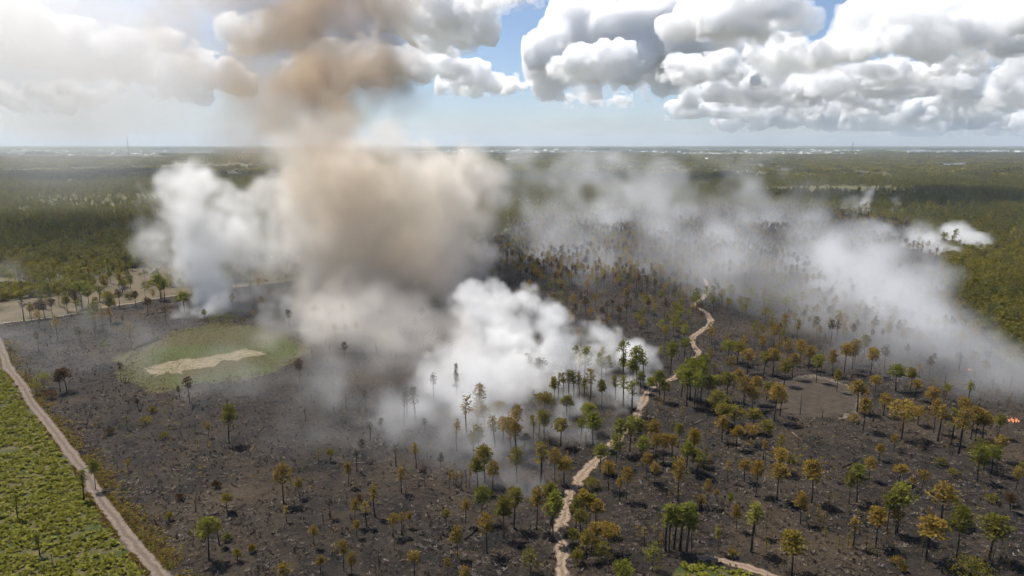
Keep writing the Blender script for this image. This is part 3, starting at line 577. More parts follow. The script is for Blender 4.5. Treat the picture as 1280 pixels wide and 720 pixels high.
# low scorched palmetto left along the road verge and in streaks
def frond(seed, m, n, L):
    rr = random.Random(seed); v, f = [], []
    for k in range(n):
        a = rr.uniform(0, 6.28); el = rr.uniform(.15, 1.1); d = Vector((math.cos(a) * math.cos(el), math.sin(a) * math.cos(el), math.sin(el))); l_ = L * rr.uniform(.6, 1.1)
        s = d.cross(Vector((0, 0, 1))).normalized(); c = d * l_; w = l_ * rr.uniform(.3, .45); b = len(v); dn = Vector((0, 0, -.18 * l_))
        v.extend((d * l_ * .35, c * .8 + s * w + dn * .5, c * 1.25 + s * w * .35 + dn, c * 1.25 - s * w * .35 + dn, c * .8 - s * w + dn * .5)); f.append((b, b + 1, b + 2, b + 3, b + 4))
    return mesh('palmetto', v, f, m)
PALM = [frond(s, M['palm'], 14, L) for s, L in ((1, .85), (2, 1.0), (3, .75), (4, 1.1))]
r = np.random.default_rng(51); P = np.stack([r.uniform(-340, 0, 90000), r.uniform(80, 430, 90000), np.zeros(90000)], 1)
nz = fbm2(P, 16, 23)
inn = (in_poly(P, PALMETTO) & (near_line(P, ROAD) > 3.2) & (nz > .30) & (np.abs(P[:, 0]) < P[:, 1] * .95 + 40)) | (in_poly(P, PATCH) & (near_line(P, CORNER) > 2.2))
for ln in (((-30, 566), (40, 559), (78, 547)), ((95, 668), (140, 656), (160, 650)), ((30, 690), (70, 700), (110, 692), (165, 690))): inn &= near_line(P, pts(*ln)) > .9 + val2(P, 6, 44) * .8
P = P[inn]; put('palmetto_thicket', P, r, .65, 1.25, 4, PALM, 'bright green palmetto thicket beside the sand road')
P2 = np.stack([r.uniform(20, 100, 2600), r.uniform(100, 175, 2600), np.zeros(2600)], 1); P2 = P2[in_poly(P2, PATCH) & (near_line(P2, CORNER) > 2)]
if len(P2): put('palmetto_thicket', P2, r, .65, 1.2, 4, PALM, 'bright green palmetto patch beside the corner road')
SC = [frond(7, M['olive'], 9, .8), frond(8, M['rust'], 9, .8), frond(9, M['orange'], 7, .7)]
r = np.random.default_rng(52); P = np.stack([r.uniform(-330, 330, 60000), r.uniform(100, 460, 60000), np.zeros(60000)], 1); X, Y = px(P)
vd = near_line(P, ROAD); stre = np.exp(-((X - 205 - (Y - 520) * .55) / 16) ** 2) * (Y > 490) * (Y < 600) + np.exp(-((X - 130) / 40) ** 2) * (Y > 520) * (Y < 590) * .35 + np.exp(-(((X - 1200) / 60) ** 2 + ((Y - 600) / 30) ** 2)) * .4
dn = np.clip(1.2 - (vd - 2.6) / 5, 0, 1) * .5 + stre * .45 + .012 + .25 * (fbm2(P, 30, 61) > .64) * (X > 900)
keep = in_poly(P, BURN) & (vd > 2.7) & ~in_poly(P, OV) & ~in_poly(P, BARE) & ~in_poly(P, PATCH) & (near_line(P, TRAIL) > 2.6) & (near_line(P, CORNER) > 2) & (r.random(len(P)) < dn)
P = P[keep]; rl = np.array(ROAD); k_ = r.integers(0, len(rl) - 1, 9000); a_ = rl[k_] + (rl[k_ + 1] - rl[k_]) * r.random(9000)[:, None]
dv = rl[k_ + 1] - rl[k_]; dv /= np.linalg.norm(dv, axis=1)[:, None]; nv = np.stack([-dv[:, 1], dv[:, 0]], 1); off = 2.2 + r.exponential(1.5, 9000)
sd = np.where(r.random(9000) < .75, 1, -1); q_ = a_ + nv * (sd * np.where(sd > 0, off, 2.0 + r.exponential(.35, 9000)))[:, None]; V_ = np.c_[q_, np.zeros(9000)]
vx, vy = px(V_); V_ = V_[(vy > 425) & (near_line(V_, ROAD) > 1.9) & (fbm2(V_, 12, 99) > .36)]; P = np.r_[P, V_]
put('scorched_palmetto', P, r, .5, 1.1, 3, SC, 'half burnt olive and brown palmetto along verges and streaks')
GR = [stub(s, M['grass'], 14, .5, .5) for s in (11, 12, 13)]
r = np.random.default_rng(53); P = np.stack([r.uniform(-230, -90, 30000), r.uniform(290, 450, 30000), np.zeros(30000)], 1)
P = P[in_poly(P, OV) & (~in_poly(P, STRAW) | (fbm2(P, 9, 77) > .52))]; put('meadow_grass', P, r, .25, .65, 3, GR, 'low olive grass growing in the oval meadow')

# ------------------------------------------------------------------ far town, sheds, masts
M['wallw'] = plain('white_wall', (.62, .60, .56), .7, .1, .05); M['roofw'] = plain('white_metal_roof', (.78, .77, .75), .5, .08, .05)
M['roofg'] = plain('grey_roof', (.36, .35, .34), .7, .15, .05); M['rooft'] = plain('tan_roof', (.45, .34, .25), .8, .15, .05)
M['steel'] = plain('mast_steel', (.10, .095, .095), .6, .2, .5)
def building(x, y, L, D, H, rot, roof, label, group):
    """walls, eaves and a pitched roof; too far away to show doors or windows"""
    b = gnd(x, y); rh = max(1.5, D * .18); e = .8
    v = [(-L/2, -D/2, -.2), (L/2, -D/2, -.2), (L/2, D/2, -.2), (-L/2, D/2, -.2), (-L/2, -D/2, H), (L/2, -D/2, H), (L/2, D/2, H), (-L/2, D/2, H), (-L/2, 0, H + rh), (L/2, 0, H + rh),
         (-L/2 - e, -D/2 - e, H - .2), (L/2 + e, -D/2 - e, H - .2), (L/2 + e, 0, H + rh + .35), (-L/2 - e, 0, H + rh + .35), (L/2 + e, D/2 + e, H - .2), (-L/2 - e, D/2 + e, H - .2)]
    f = [(0, 1, 5, 4), (1, 2, 6, 9, 5), (2, 3, 7, 6), (3, 0, 4, 8, 7), (10, 11, 12, 13), (13, 12, 14, 15)]
    o = link('far_building', mesh('far_building', v, f, [M['wallw'], M[roof]], False, [0, 0, 0, 0, 1, 1])); o.location = b; o.rotation_euler = (0, 0, rot)
    return tag(o, label, 'building', group)
rb = random.Random(5)
for k, (x, y, L, lab) in enumerate(((880, 199.4, 52, 'white roofed shed alone in the woods, first behind the smoke'), (941, 199.6, 30, 'tiny pale shed among trees before the town strip'), (978, 200.3, 44, 'wide white barn in the woods before the town strip'), (997, 200.3, 34, 'small white house with pale roof near the white barn'), (582, 199.2, 40, 'white shed at the smoky end of the woods'), (599, 199.2, 26, 'small white shed next to the smoky woods'), (636, 200, 36, 'white barn just behind the grey smoke bank'), (760, 199.8, 62, 'long white shed in hazy woods behind the smoke'), (1222, 201, 60, 'white hall beside the pale lake'), (1210, 200.6, 30, 'small pale house beside the pale lake'), (1198, 213.5, 22, 'pale cabin in the wooded flats before the lake'), (88, 227.5, 18, 'pale cabin alone in the dark woods'), (43, 200.8, 40, 'small white barn before the long grass field'), (82, 198.8, 46, 'white barn beyond the long grass field'))):
    building(x, y, L, L * .5, 6, rb.uniform(-.4, .4), 'roofw', lab, None)
for x0, x1, y0, y1, n in TOWN:
    tw = 'near the slender radio mast' if x1 < 300 else 'behind the smoke column' if x1 <= 850 else 'around the slim radio mast' if x1 < 1100 else 'beyond the pale lake'
    for k in range(n):
        x, y = rb.uniform(x0, x1), y0 + (y1 - y0) * rb.random() ** 1.2
        d = gnd(x, y)[1]; L = rb.uniform(1.6, 5.0) * d / FPX * (1 if x < 1226 else 1.5); L = min(L, 150); roof = rb.choice(['roofw', 'roofw', 'roofw', 'roofg', 'rooft'])
        building(x, y, L, min(L * .6, 45), min(16, 5 + L * .09), rb.uniform(-.3, .3), roof, '%s %s roofed building in the far town strip %s' % ('long' if L > 75 else 'small' if L < 35 else 'mid-sized', {'roofw': 'white', 'roofg': 'grey', 'rooft': 'tan'}[roof], tw), 'far town buildings ' + tw)
def mast(x, yb, yt, dist, label):
    c = at_dist(x, yb, dist); H = at_dist(x, yt, dist)[2]; s = dist / FPX * .42; v, f = [], []
    leg = [(s * math.cos(a), s * math.sin(a)) for a in (.5, 2.6, 4.7)]
    for a in leg: tube(v, f, [(a[0], a[1], -1), (a[0], a[1], H * .93)], [s * .32, s * .26], 4)
    nb = 22
    for k in range(nb):
        z0, z1 = H * .93 * k / nb, H * .93 * (k + 1) / nb
        for i in range(3): a, b_ = leg[i], leg[(i + 1) % 3]; tube(v, f, [(a[0], a[1], z0), (b_[0], b_[1], z1)], [s * .18, s * .18], 3)
    e = link('radio_mast', None); e.location = (c[0], c[1], 0)
    link('lattice', mesh('mast_lattice', v, f, M['steel']), e)
    v, f = [], []; tube(v, f, [(0, 0, H * .92), (0, 0, H)], [s * .35, s * .15], 5); link('antenna', mesh('mast_antenna', v, f, M['steel']), e)
    for a in (.2, 2.3, 4.4):
        v, f = [], []; 
        for q in (.45, .85): tube(v, f, [(0, 0, H * q), (H * .5 * math.cos(a), H * .5 * math.sin(a), 0)], [s * .05, s * .05], 3)
        link('guy_wire', mesh('mast_guy', v, f, M['steel']), e)
    return tag(e, label, 'mast')
mast(162, 203, 169, 4300, 'slender lattice radio mast with guy wires above smoky woods')
mast(1065, 192, 177, 9500, 'slim lattice radio mast rising over the far town strip')

# ------------------------------------------------------------------ flames
def fire(x, y, n, spread, hmax, label, seed):
    rr = random.Random(seed); b = gnd(x, y); e = link('fire', None); e.location = b
    g = G('flame'); em = g.n('ShaderNodeEmission', Strength=.75)
    z = g.n('ShaderNodeSeparateXYZ', i0=g.coord()).outputs[2]
    g.t.links.new(g.ramp(g.math('MULTIPLY', z, .3), [(0, (1, .5, .28)), (.35, (1, .26, .10)), (1, (.7, .12, .05))]), em.inputs['Color']); g.t.links.new(em.outputs[0], g.out.inputs['Surface'])
    for k in range(n):
        v, f = [], []; ox, oy = rr.gauss(0, spread), rr.gauss(0, spread * .4); h = hmax * rr.uniform(.35, 1); w = h * rr.uniform(.15, .3); path, rad = [], []
        for i in range(7):
            t = i / 6; path.append((ox + .25 * h * math.sin(t * 4 + k) * t - t * t * h * .35, oy + .12 * h * math.cos(t * 5 + k) * t, h * t)); rad.append(w * (math.sin(math.pi * (.18 + .8 * t)) ** 1.2) + .01)
        tube(v, f, path, rad, 6); link('flame_tongue', mesh('flame_tongue', v, f, g.m, True), e)
    return tag(e, label, 'fire')
fire(1266, 527, 14, 1.3, 1.5, 'low orange flames at the edge of the grey smoke bank', 1)
fire(1213, 463, 4, .5, 1.3, 'small flame glowing inside the grey smoke bank', 2)

# ------------------------------------------------------------------ clouds and smoke from puffs
def noise3(shape, cells, rng):
    n = [max(2, int(math.ceil(c)) + 3) for c in cells]; a = rng.standard_normal(n).astype(np.float32)
    for ax in range(3):
        t = np.linspace(0, n[ax] - 3.01, shape[ax]) + 1; i = t.astype(int); f = (t - i).astype(np.float32)
        W = np.zeros((shape[ax], n[ax]), np.float32); k = np.arange(shape[ax])
        W[k, i - 1] += .5 * (1 - f) ** 2; W[k, i] += .5 + f * (1 - f); W[k, i + 1] += .5 * f * f
        a = np.moveaxis(np.tensordot(W, a, axes=(1, ax)), 0, ax)
    return a * 1.8
def fbm3(shape, vox, scales, rng, billow=False):
    out = np.zeros(shape, np.float32)
    for s, w in scales:
        q = noise3(shape, [n * vox / s for n in shape], rng); out += w * ((np.abs(q) - .45) if billow else q)
    return out
def fractal(puffs, rng, levels, kids, ratio, up=.0):
    """every puff grows smaller puffs on its skin: cauliflower heads"""
    allp = list(puffs); cur = puffs
    for _ in range(levels):
        nxt = []
        for (c, r, w) in cur:
            for k in range(kids):
                d = rng.standard_normal(3); d[2] += up; d /= np.linalg.norm(d) + 1e-9
                nxt.append((c + d * r * rng.uniform(.75, 1.0), r * ratio * rng.uniform(.7, 1.25), w))
        allp += nxt; cur = nxt
    return allp
def puff_field(lo, shape, vox, puffs):
    F = np.full(shape, -1.0, np.float32); S = np.zeros(shape, np.float32); SW = np.zeros(shape, np.float32)
    for c, r, w in puffs:
        R_ = r * 1.45; a = np.maximum(0, np.floor((c - R_ - lo) / vox)).astype(int); b = np.minimum(shape, np.ceil((c + R_ - lo) / vox) + 1).astype(int)
        if np.any(b <= a): continue
        ax = [(lo[k] + np.arange(a[k], b[k]) * vox - c[k]) ** 2 for k in range(3)]
        d = np.sqrt(ax[0][:, None, None] + ax[1][None, :, None] + ax[2][None, None, :]).astype(np.float32)
        f = 1 - d / r; sl = tuple(slice(p, q) for p, q in zip(a, b)); F[sl] = np.maximum(F[sl], f)
        g_ = np.maximum(f + .45, 0) ** 2; S[sl] += g_; SW[sl] += g_ * w
    return F, SW / (S + 1e-6)
def gauss_field(lo, shape, vox, puffs, k):
    S = np.zeros(shape, np.float32); SW = np.zeros(shape, np.float32)
    for c, r, w in puffs:
        R_ = r * 1.5; a = np.maximum(0, np.floor((c - R_ - lo) / vox)).astype(int); b = np.minimum(shape, np.ceil((c + R_ - lo) / vox) + 1).astype(int)
        if np.any(b <= a): continue
        e = [np.exp(-1.4 * ((lo[q] + np.arange(a[q], b[q]) * vox - c[q]) / r) ** 2).astype(np.float32) for q in range(3)]
        f = np.maximum(e[0][:, None, None] * e[1][None, :, None] * e[2][None, None, :] - .043, 0); sl = tuple(slice(p, q) for p, q in zip(a, b)); S[sl] += f * k; SW[sl] += f * k * w
    return S, SW / (S + 1e-5)
def grid_nodes(name, lo, hi, shape, mat=None, to_mesh=False):
    ng = bpy.data.node_groups.new(name, 'GeometryNodeTree')
    ng.interface.new_socket('Geometry', in_out='INPUT', socket_type='NodeSocketGeometry'); ng.interface.new_socket('Geometry', in_out='OUTPUT', socket_type='NodeSocketGeometry')
    A, L = ng.nodes.new, ng.links.new; gi, go = A('NodeGroupInput'), A('NodeGroupOutput'); vc = A('GeometryNodeVolumeCube')
    vc.inputs['Min'].default_value = lo; vc.inputs['Max'].default_value = hi
    for k, ax in enumerate('XYZ'): vc.inputs['Resolution ' + ax].default_value = shape[k]
    def vm(op, a, b=None):
        n = A('ShaderNodeVectorMath'); n.operation = op
        for k, x in enumerate((a, b)):
            if x is None: continue
            if isinstance(x, tuple): n.inputs[k].default_value = x
            else: L(x, n.inputs[k])
        return n.outputs[1 if op == 'DOT_PRODUCT' else 0]
    v = vm('SUBTRACT', A('GeometryNodeInputPosition').outputs[0], tuple(lo)); v = vm('MULTIPLY', v, tuple((n - 1) / (h - l) for n, l, h in zip(shape, lo, hi)))
    v = vm('FLOOR', vm('ADD', v, (.5, .5, .5))); v = vm('MINIMUM', vm('MAXIMUM', v, (0., 0., 0.)), tuple(float(n - 1) for n in shape))
    ix = vm('DOT_PRODUCT', v, (float(shape[1] * shape[2]), float(shape[2]), 1.))
    si = A('GeometryNodeSampleIndex'); si.data_type = 'FLOAT'; si.domain = 'POINT'
    na = A('GeometryNodeInputNamedAttribute'); na.data_type = 'FLOAT'; na.inputs[0].default_value = 'd'
    L(gi.outputs[0], si.inputs['Geometry']); L(na.outputs[0], si.inputs['Value']); L(ix, si.inputs['Index']); L(si.outputs[0], vc.inputs['Density'])
    last = vc.outputs[0]
    if to_mesh:
        v2 = A('GeometryNodeVolumeToMesh'); v2.inputs['Threshold'].default_value = .5; L(last, v2.inputs['Volume']); last = v2.outputs[0]
    else:
        sm = A('GeometryNodeSetMaterial'); sm.inputs['Material'].default_value = mat; L(last, sm.inputs[0]); last = sm.outputs[0]
    L(last, go.inputs[0]); return ng
def grid_mesh(name, den):
    me = bpy.data.meshes.new(name); me.vertices.add(den.size); at = me.attributes.new('d', 'FLOAT', 'POINT')
    at.data.foreach_set('value', np.ascontiguousarray(den, dtype=np.float32).ravel()); return me
def smoke_mat(name, c, ani=.35):
    g = G(name); p = g.n('ShaderNodeVolumePrincipled', Density=1.0, Anisotropy=ani); p.inputs['Color'].default_value = (*c, 1)
    g.t.links.new(p.outputs[0], g.out.inputs['Volume']); return g.m
def smoke(name, mat, label, P, vox, dens, seed, levels=1, kids=7, ratio=.45, nz=((20, .5), (9, .3), (4.5, .18)), soft=.5, bias=.0, fade=None, zmin=0.0, gauss=None, billow=False):
    """P: (x, y, distance, radius in photo pixels, weight)"""
    rng = np.random.default_rng(seed); pf = []
    for x, y, d, r, w in P:
        c, rm = at_dist(x, y, d), r * d / FPX
        if c[2] < .3 * rm: c = np.array(gnd(x, y, .3 * rm))   # smoke rests on the ground, not in it
        pf.append((c, rm, w))
    lo = np.min([c - r * 1.5 for c, r, w in pf], 0); hi = np.max([c + r * 1.5 for c, r, w in pf], 0); lo[2] = max(lo[2], zmin)
    shape = tuple(int(q) + 1 for q in np.ceil((hi - lo) / vox)); hi = lo + (np.array(shape) - 1) * vox
    if gauss:                                           # soft drifting smoke: overlapping clouds of density, torn by noise
        F, W = gauss_field(lo, shape, vox, fractal(pf, rng, levels, kids, ratio), gauss)
        F = 1 - np.exp(-F) + fbm3(shape, vox, nz, rng) + bias
    else:
        F, W = puff_field(lo, shape, vox, fractal(pf, rng, levels, kids, ratio)); F = F + fbm3(shape, vox, nz, rng, billow) + bias
    D = np.clip(F / soft, 0, 1); D = D * D * (3 - 2 * D) * np.clip(W, 0, None)
    D *= np.clip(1 + .95 * fbm3(shape, vox, ((nz[0][0] * 1.3, .5), (nz[0][0] * .55, .45), (nz[0][0] * .24, .4)), rng), .12, 2.4)
    zz = lo[2] + np.arange(shape[2]) * vox
    if fade: D *= np.interp(zz, *zip(*fade))[None, None, :]
    for k in range(3):                                  # die out before the grid ends
        e_ = np.clip(np.minimum(np.arange(shape[k]), np.arange(shape[k])[::-1] if not (k == 2) else (shape[2] - 1 - np.arange(shape[2]))) / 4.0, 0, 1) if k < 2 else np.clip((shape[2] - 1 - np.arange(shape[2])) / 4.0, 0, 1)
        D *= e_.reshape([-1 if j == k else 1 for j in range(3)])
    D = np.clip(D, 0, None) * dens; D[D < dens * .004] = 0
    ob = link(name, grid_mesh(name, D)); ob.data.materials.append(mat)
    ob.modifiers.new('smoke', 'NODES').node_group = grid_nodes(name, tuple(map(float, lo)), tuple(map(float, hi)), shape, mat)
    print('smoke', name, shape, round(float((D > 0).mean()), 3))
    return tag(ob, label, 'smoke', kind='stuff')
S_WHITE = smoke_mat('white_smoke', (.99, .986, .974)); S_GREY = smoke_mat('grey_smoke', (.968, .97, .972)); S_VEIL = smoke_mat('veil_smoke', (.985, .965, .94), .3); S_LIT = smoke_mat('lit_tan_smoke', (.955, .922, .878), .25); S_TAN = smoke_mat('tan_smoke', (.905, .865, .80), .25); S_BROWN = smoke_mat('brown_smoke', (.62, .51, .385), .3)
smoke('white_smoke_bank', S_WHITE, 'dense cream white smoke boiling up behind the green pine grove', [
    (655, 398, 335, 32, 1), (692, 398, 330, 19, 1), (608, 385, 350, 36, .9), (640, 440, 328, 42, 1), (700, 440, 326, 38, 1), (748, 432, 330, 28, .9), (790, 446, 330, 24, .8), (816, 456, 328, 14, .7), (676, 480, 312, 34, .7), (735, 478, 312, 30, .7), (640, 490, 308, 34, .5), (775, 488, 308, 20, .6), (590, 450, 345, 42, .5), (600, 490, 310, 40, .35), (715, 510, 292, 22, .6), (760, 506, 294, 20, .65), (790, 500, 298, 16, .55), (735, 535, 280, 14, .35), (570, 470, 335, 40, .3), (804, 472, 316, 17, .6), (690, 528, 283, 24, .4), (640, 530, 283, 32, .35), (600, 525, 285, 30, .25), (655, 560, 268, 20, .25), (615, 560, 268, 22, .2)],
    1.35, .10, 1, 2, 9, .42, ((14, .34), (6.5, .26), (3.2, .18)), .5, billow=True)
smoke('tan_smoke_column', S_TAN, 'huge tan and grey smoke column rolling up from the burn', [
    (590, 355, 455, 36, .9), (545, 350, 460, 52, .9), (480, 350, 465, 60, .9), (420, 345, 470, 52, .7), (385, 335, 480, 36, .3), (540, 310, 460, 60, 1), (460, 300, 470, 70, 1), (390, 300, 485, 56, .7), (604, 300, 455, 32, 1), (602, 262, 455, 30, 1), (565, 252, 465, 50, 1), (480, 250, 475, 72, 1), (405, 245, 485, 60, .8), (355, 230, 500, 42, .3), (380, 215, 495, 46, .6), (500, 200, 480, 46, .8), (440, 195, 490, 56, .8), (390, 185, 500, 48, .6), (608, 228, 460, 20, 1), (578, 208, 465, 26, .8), (530, 385, 440, 48, .9), (460, 388, 440, 50, .85), (400, 382, 440, 40, .6), (585, 395, 430, 38, .8), (500, 415, 410, 44, .7), (440, 412, 410, 40, .55), (555, 425, 390, 36, .6)],
    2.5, .034, 2, 2, 8, .45, ((45, .2), (22, .19), (11, .16), (5.5, .13)), .75, -.16, gauss=.65)
smoke('tan_smoke_billows', S_LIT, 'crisp sunlit billows along the flank of the tan smoke column', [
    (596, 352, 445, 26, 1), (606, 318, 445, 24, 1), (600, 282, 448, 28, 1), (612, 250, 452, 22, 1), (604, 222, 455, 18, 1), (578, 206, 460, 20, .9), (575, 250, 450, 30, .8), (570, 300, 445, 34, .8), (560, 340, 445, 32, .7), (545, 215, 462, 26, .7), (588, 385, 432, 26, .7)],
    2.0, .04, 23, 2, 9, .43, ((20, .36), (9, .3), (4.5, .22)), .9, billow=True)
smoke('brown_smoke_top', S_BROWN, 'brown sunlit smoke at the top of the column, drifting up into clouds', [
    (430, 340, 425, 40, .28), (425, 290, 430, 44, .4), (480, 300, 425, 44, .36), (530, 340, 420, 36, .3), (520, 290, 425, 34, .28), (470, 370, 420, 40, .25), (420, 235, 440, 46, .55), (470, 215, 450, 44, .5), (430, 190, 465, 50, .7), (500, 250, 440, 40, .3), (440, 165, 510, 50, 1.2), (380, 170, 520, 50, .8), (400, 135, 560, 56, 1.4), (350, 150, 570, 50, .7), (455, 108, 600, 50, 1.6), (405, 88, 620, 56, 1.5), (465, 62, 630, 44, 1.5), (400, 40, 650, 54, 1.0), (470, 20, 650, 46, .9), (430, 0, 660, 62, .7), (360, -10, 670, 72, .5), (480, -40, 680, 72, .5), (345, 110, 640, 62, .45), (295, 150, 650, 62, .4), (515, 130, 590, 26, .5), (285, 30, 680, 72, .3), (315, 200, 560, 46, .5), (345, 60, 650, 52, .5), (500, 90, 605, 30, .9)],
    4.2, .021, 3, 2, 7, .45, ((60, .22), (28, .19), (14, .15), (8.5, .11)), .75, -.08, gauss=.65)
smoke('grey_ground_smoke', S_LIT, 'soft grey smoke spilling over the ash below the tan column', [
    (560, 430, 375, 44, .8), (500, 430, 375, 48, .7), (440, 425, 380, 46, .6), (390, 415, 395, 36, .5), (580, 470, 335, 40, .7), (520, 480, 325, 44, .5), (460, 480, 325, 40, .4), (610, 410, 385, 34, .8), (540, 400, 400, 44, .7), (350, 425, 385, 28, .4), (480, 400, 400, 46, .8), (420, 395, 410, 40, .6), (520, 440, 365, 40, .6)],
    2.8, .02, 13, 2, 6, .5, ((26, .26), (12, .18), (6, .13)), .85, -.08, gauss=.6)
smoke('white_smoke_plume', S_WHITE, 'bright white smoke plume rising beyond the grassy oval', [
    (276, 388, 455, 18, 1.2), (272, 378, 458, 19, 1.5), (266, 366, 462, 21, 1.7), (260, 354, 466, 22, 1.7), (254, 345, 470, 21, 1.4), (246, 328, 472, 24, 1.2), (240, 310, 475, 32, .9), (258, 285, 478, 38, .9), (222, 265, 480, 34, .9), (248, 240, 482, 34, .9), (212, 232, 485, 24, .8), (292, 300, 475, 34, .55), (325, 275, 475, 44, .45), (185, 300, 480, 26, .4), (190, 330, 478, 22, .2), (310, 340, 470, 34, .3), (330, 380, 455, 26, .25), (225, 385, 462, 12, .35), (345, 400, 440, 24, .25), (280, 255, 485, 34, .6), (302, 388, 455, 15, 1.2), (250, 392, 452, 13, 1.0), (228, 394, 450, 10, .8), (318, 325, 470, 34, .4), (335, 295, 475, 34, .35)],
    2.1, .05, 4, 2, 8, .45, ((24, .20), (11, .2), (5, .17)), .6, -.14, gauss=1.0)
smoke('grey_smoke_bank', S_GREY, 'long thin grey smoke bank drifting across the far side of the burn', [
    (1278, 488, 285, 24, 1.5), (1255, 476, 292, 26, 1.6), (1235, 460, 305, 32, 1.5), (1210, 446, 320, 34, 1.3), (1190, 430, 340, 38, 1.2), (1165, 418, 358, 40, 1.0), (1170, 380, 410, 36, 1.1), (1140, 400, 380, 40, 1.0), (1160, 400, 430, 42, 1), (1110, 372, 470, 46, 1.7), (1060, 345, 540, 50, 1.7), (1000, 320, 610, 50, 1.4), (1100, 320, 620, 36, .6), (1150, 350, 560, 30, .7), (940, 298, 700, 48, .85), (880, 285, 780, 46, .8), (820, 270, 850, 46, .75), (760, 255, 900, 44, .7), (700, 245, 950, 40, .7), (940, 262, 900, 36, .5), (870, 240, 980, 34, .45), (790, 225, 1000, 34, .45), (720, 215, 1020, 30, .45), (650, 230, 950, 36, .5), (980, 350, 560, 30, .3), (900, 330, 640, 34, .3), (1225, 488, 290, 26, 1.0), (1120, 420, 370, 36, .7), (1190, 466, 310, 28, .8), (1000, 385, 500, 62, .45), (900, 352, 590, 64, .45), (800, 325, 680, 64, .45), (720, 300, 780, 56, .5), (1080, 425, 410, 56, .45), (1130, 330, 620, 50, .5), (1050, 290, 760, 50, .5), (960, 255, 950, 50, .4), (1150, 460, 330, 40, .4)],
    4.0, .0145, 5, 1, 6, .5, ((60, .3), (28, .26), (13, .22)), .9, -.08, gauss=.9)
smoke('small_white_smoke', S_WHITE, 'small ragged white smoke patch over the scrub thicket', [
    (1192, 300, 800, 15, 1), (1215, 308, 800, 12, .8), (1172, 312, 800, 14, .8), (1232, 316, 795, 7, .7), (1188, 318, 790, 10, 1), (1145, 305, 800, 18, .4), (1110, 300, 810, 20, .3), (1084, 264, 1120, 6, .5), (1082, 254, 1125, 6, .45), (1087, 245, 1130, 7, .35), (1084, 236, 1135, 7, .25), (1118, 262, 1120, 5, .4), (1120, 252, 1120, 6, .3), (1060, 262, 1100, 14, .25)],
    4.0, .09, 6, 1, 7, .5, ((30, .26), (14, .24), (8, .18)), .9, -.1, gauss=.9)
# wisps close to the ground
smoke('low_smoke_wisps', S_GREY, 'thin bluish smoke wisps creeping over ash and between trunks', [
    (600, 560, 258, 50, .7), (640, 590, 245, 38, .9), (560, 545, 265, 44, .5), (510, 520, 280, 50, .6), (455, 500, 295, 46, .5), (690, 590, 243, 26, .8), (670, 620, 232, 18, .7), (520, 575, 255, 36, .3), (590, 500, 290, 42, 1.8), (560, 530, 272, 42, .9), (610, 530, 272, 36, 1.2), (655, 565, 255, 30, 1.2), (440, 545, 270, 36, .3), (700, 545, 265, 26, .9), (640, 540, 268, 34, .8), (735, 545, 266, 22, .9), (765, 535, 270, 16, .7), (700, 575, 250, 24, .8), (620, 600, 240, 24, .7), (570, 580, 250, 30, .5), (490, 560, 260, 34, .4), (620, 695, 208, 9, .9), (665, 650, 220, 9, .5), (640, 510, 288, 38, 1.8), (550, 490, 300, 42, 1.8), (400, 545, 272, 24, .2)],
    2.2, .026, 7, 1, 6, .5, ((16, .26), (8, .22), (4.5, .16)), .9, -.1, gauss=.7)
smoke('low_smoke_wisps', S_GREY, 'thin grey smoke hanging over the ash round the grassy oval', [
    (60, 430, 375, 40, .35), (110, 425, 380, 44, .4), (160, 440, 365, 40, .4), (30, 405, 420, 30, .25), (190, 470, 335, 26, .4), (220, 490, 322, 24, .45), (260, 485, 325, 24, .4), (310, 485, 325, 26, .4), (350, 470, 335, 26, .5), (385, 455, 345, 28, .7), (410, 440, 360, 30, .8), (345, 410, 410, 30, .5), (400, 490, 318, 34, .35), (230, 405, 420, 20, .5), (20, 350, 560, 30, .15), (170, 495, 318, 10, .7), (430, 470, 330, 34, .5), (300, 380, 440, 26, .5), (110, 450, 350, 70, .15), (330, 480, 325, 60, .16), (40, 440, 360, 60, .15), (420, 520, 285, 70, .2)],
    2.6, .016, 8, 1, 6, .5, ((20, .26), (9, .22), (5, .16)), .9, -.1, gauss=.7)
smoke('smoke_veil', S_VEIL, 'thin tan smoke veil spread over the sky downwind', [
    (240, 60, 900, 120, .6), (140, 110, 950, 130, .7), (40, 80, 1000, 140, .6), (60, -40, 1000, 160, .5), (220, -50, 950, 150, .5), (-80, 60, 1000, 160, .5), (280, 150, 900, 70, .5), (160, 150, 950, 60, .35), (20, 130, 1000, 60, .35), (130, 212, 900, 16, .5), (110, 200, 900, 14, .3), (560, 140, 950, 60, .18), (660, 150, 1000, 60, .15), (760, 155, 1050, 60, .16), (850, 165, 1100, 50, .12), (520, 60, 900, 50, .15)],
    13, .013, 9, 1, 5, .5, ((200, .14), (90, .1), (45, .07)), .9, -.05, gauss=.6, fade=((0, .06), (110, .12), (215, 1)))

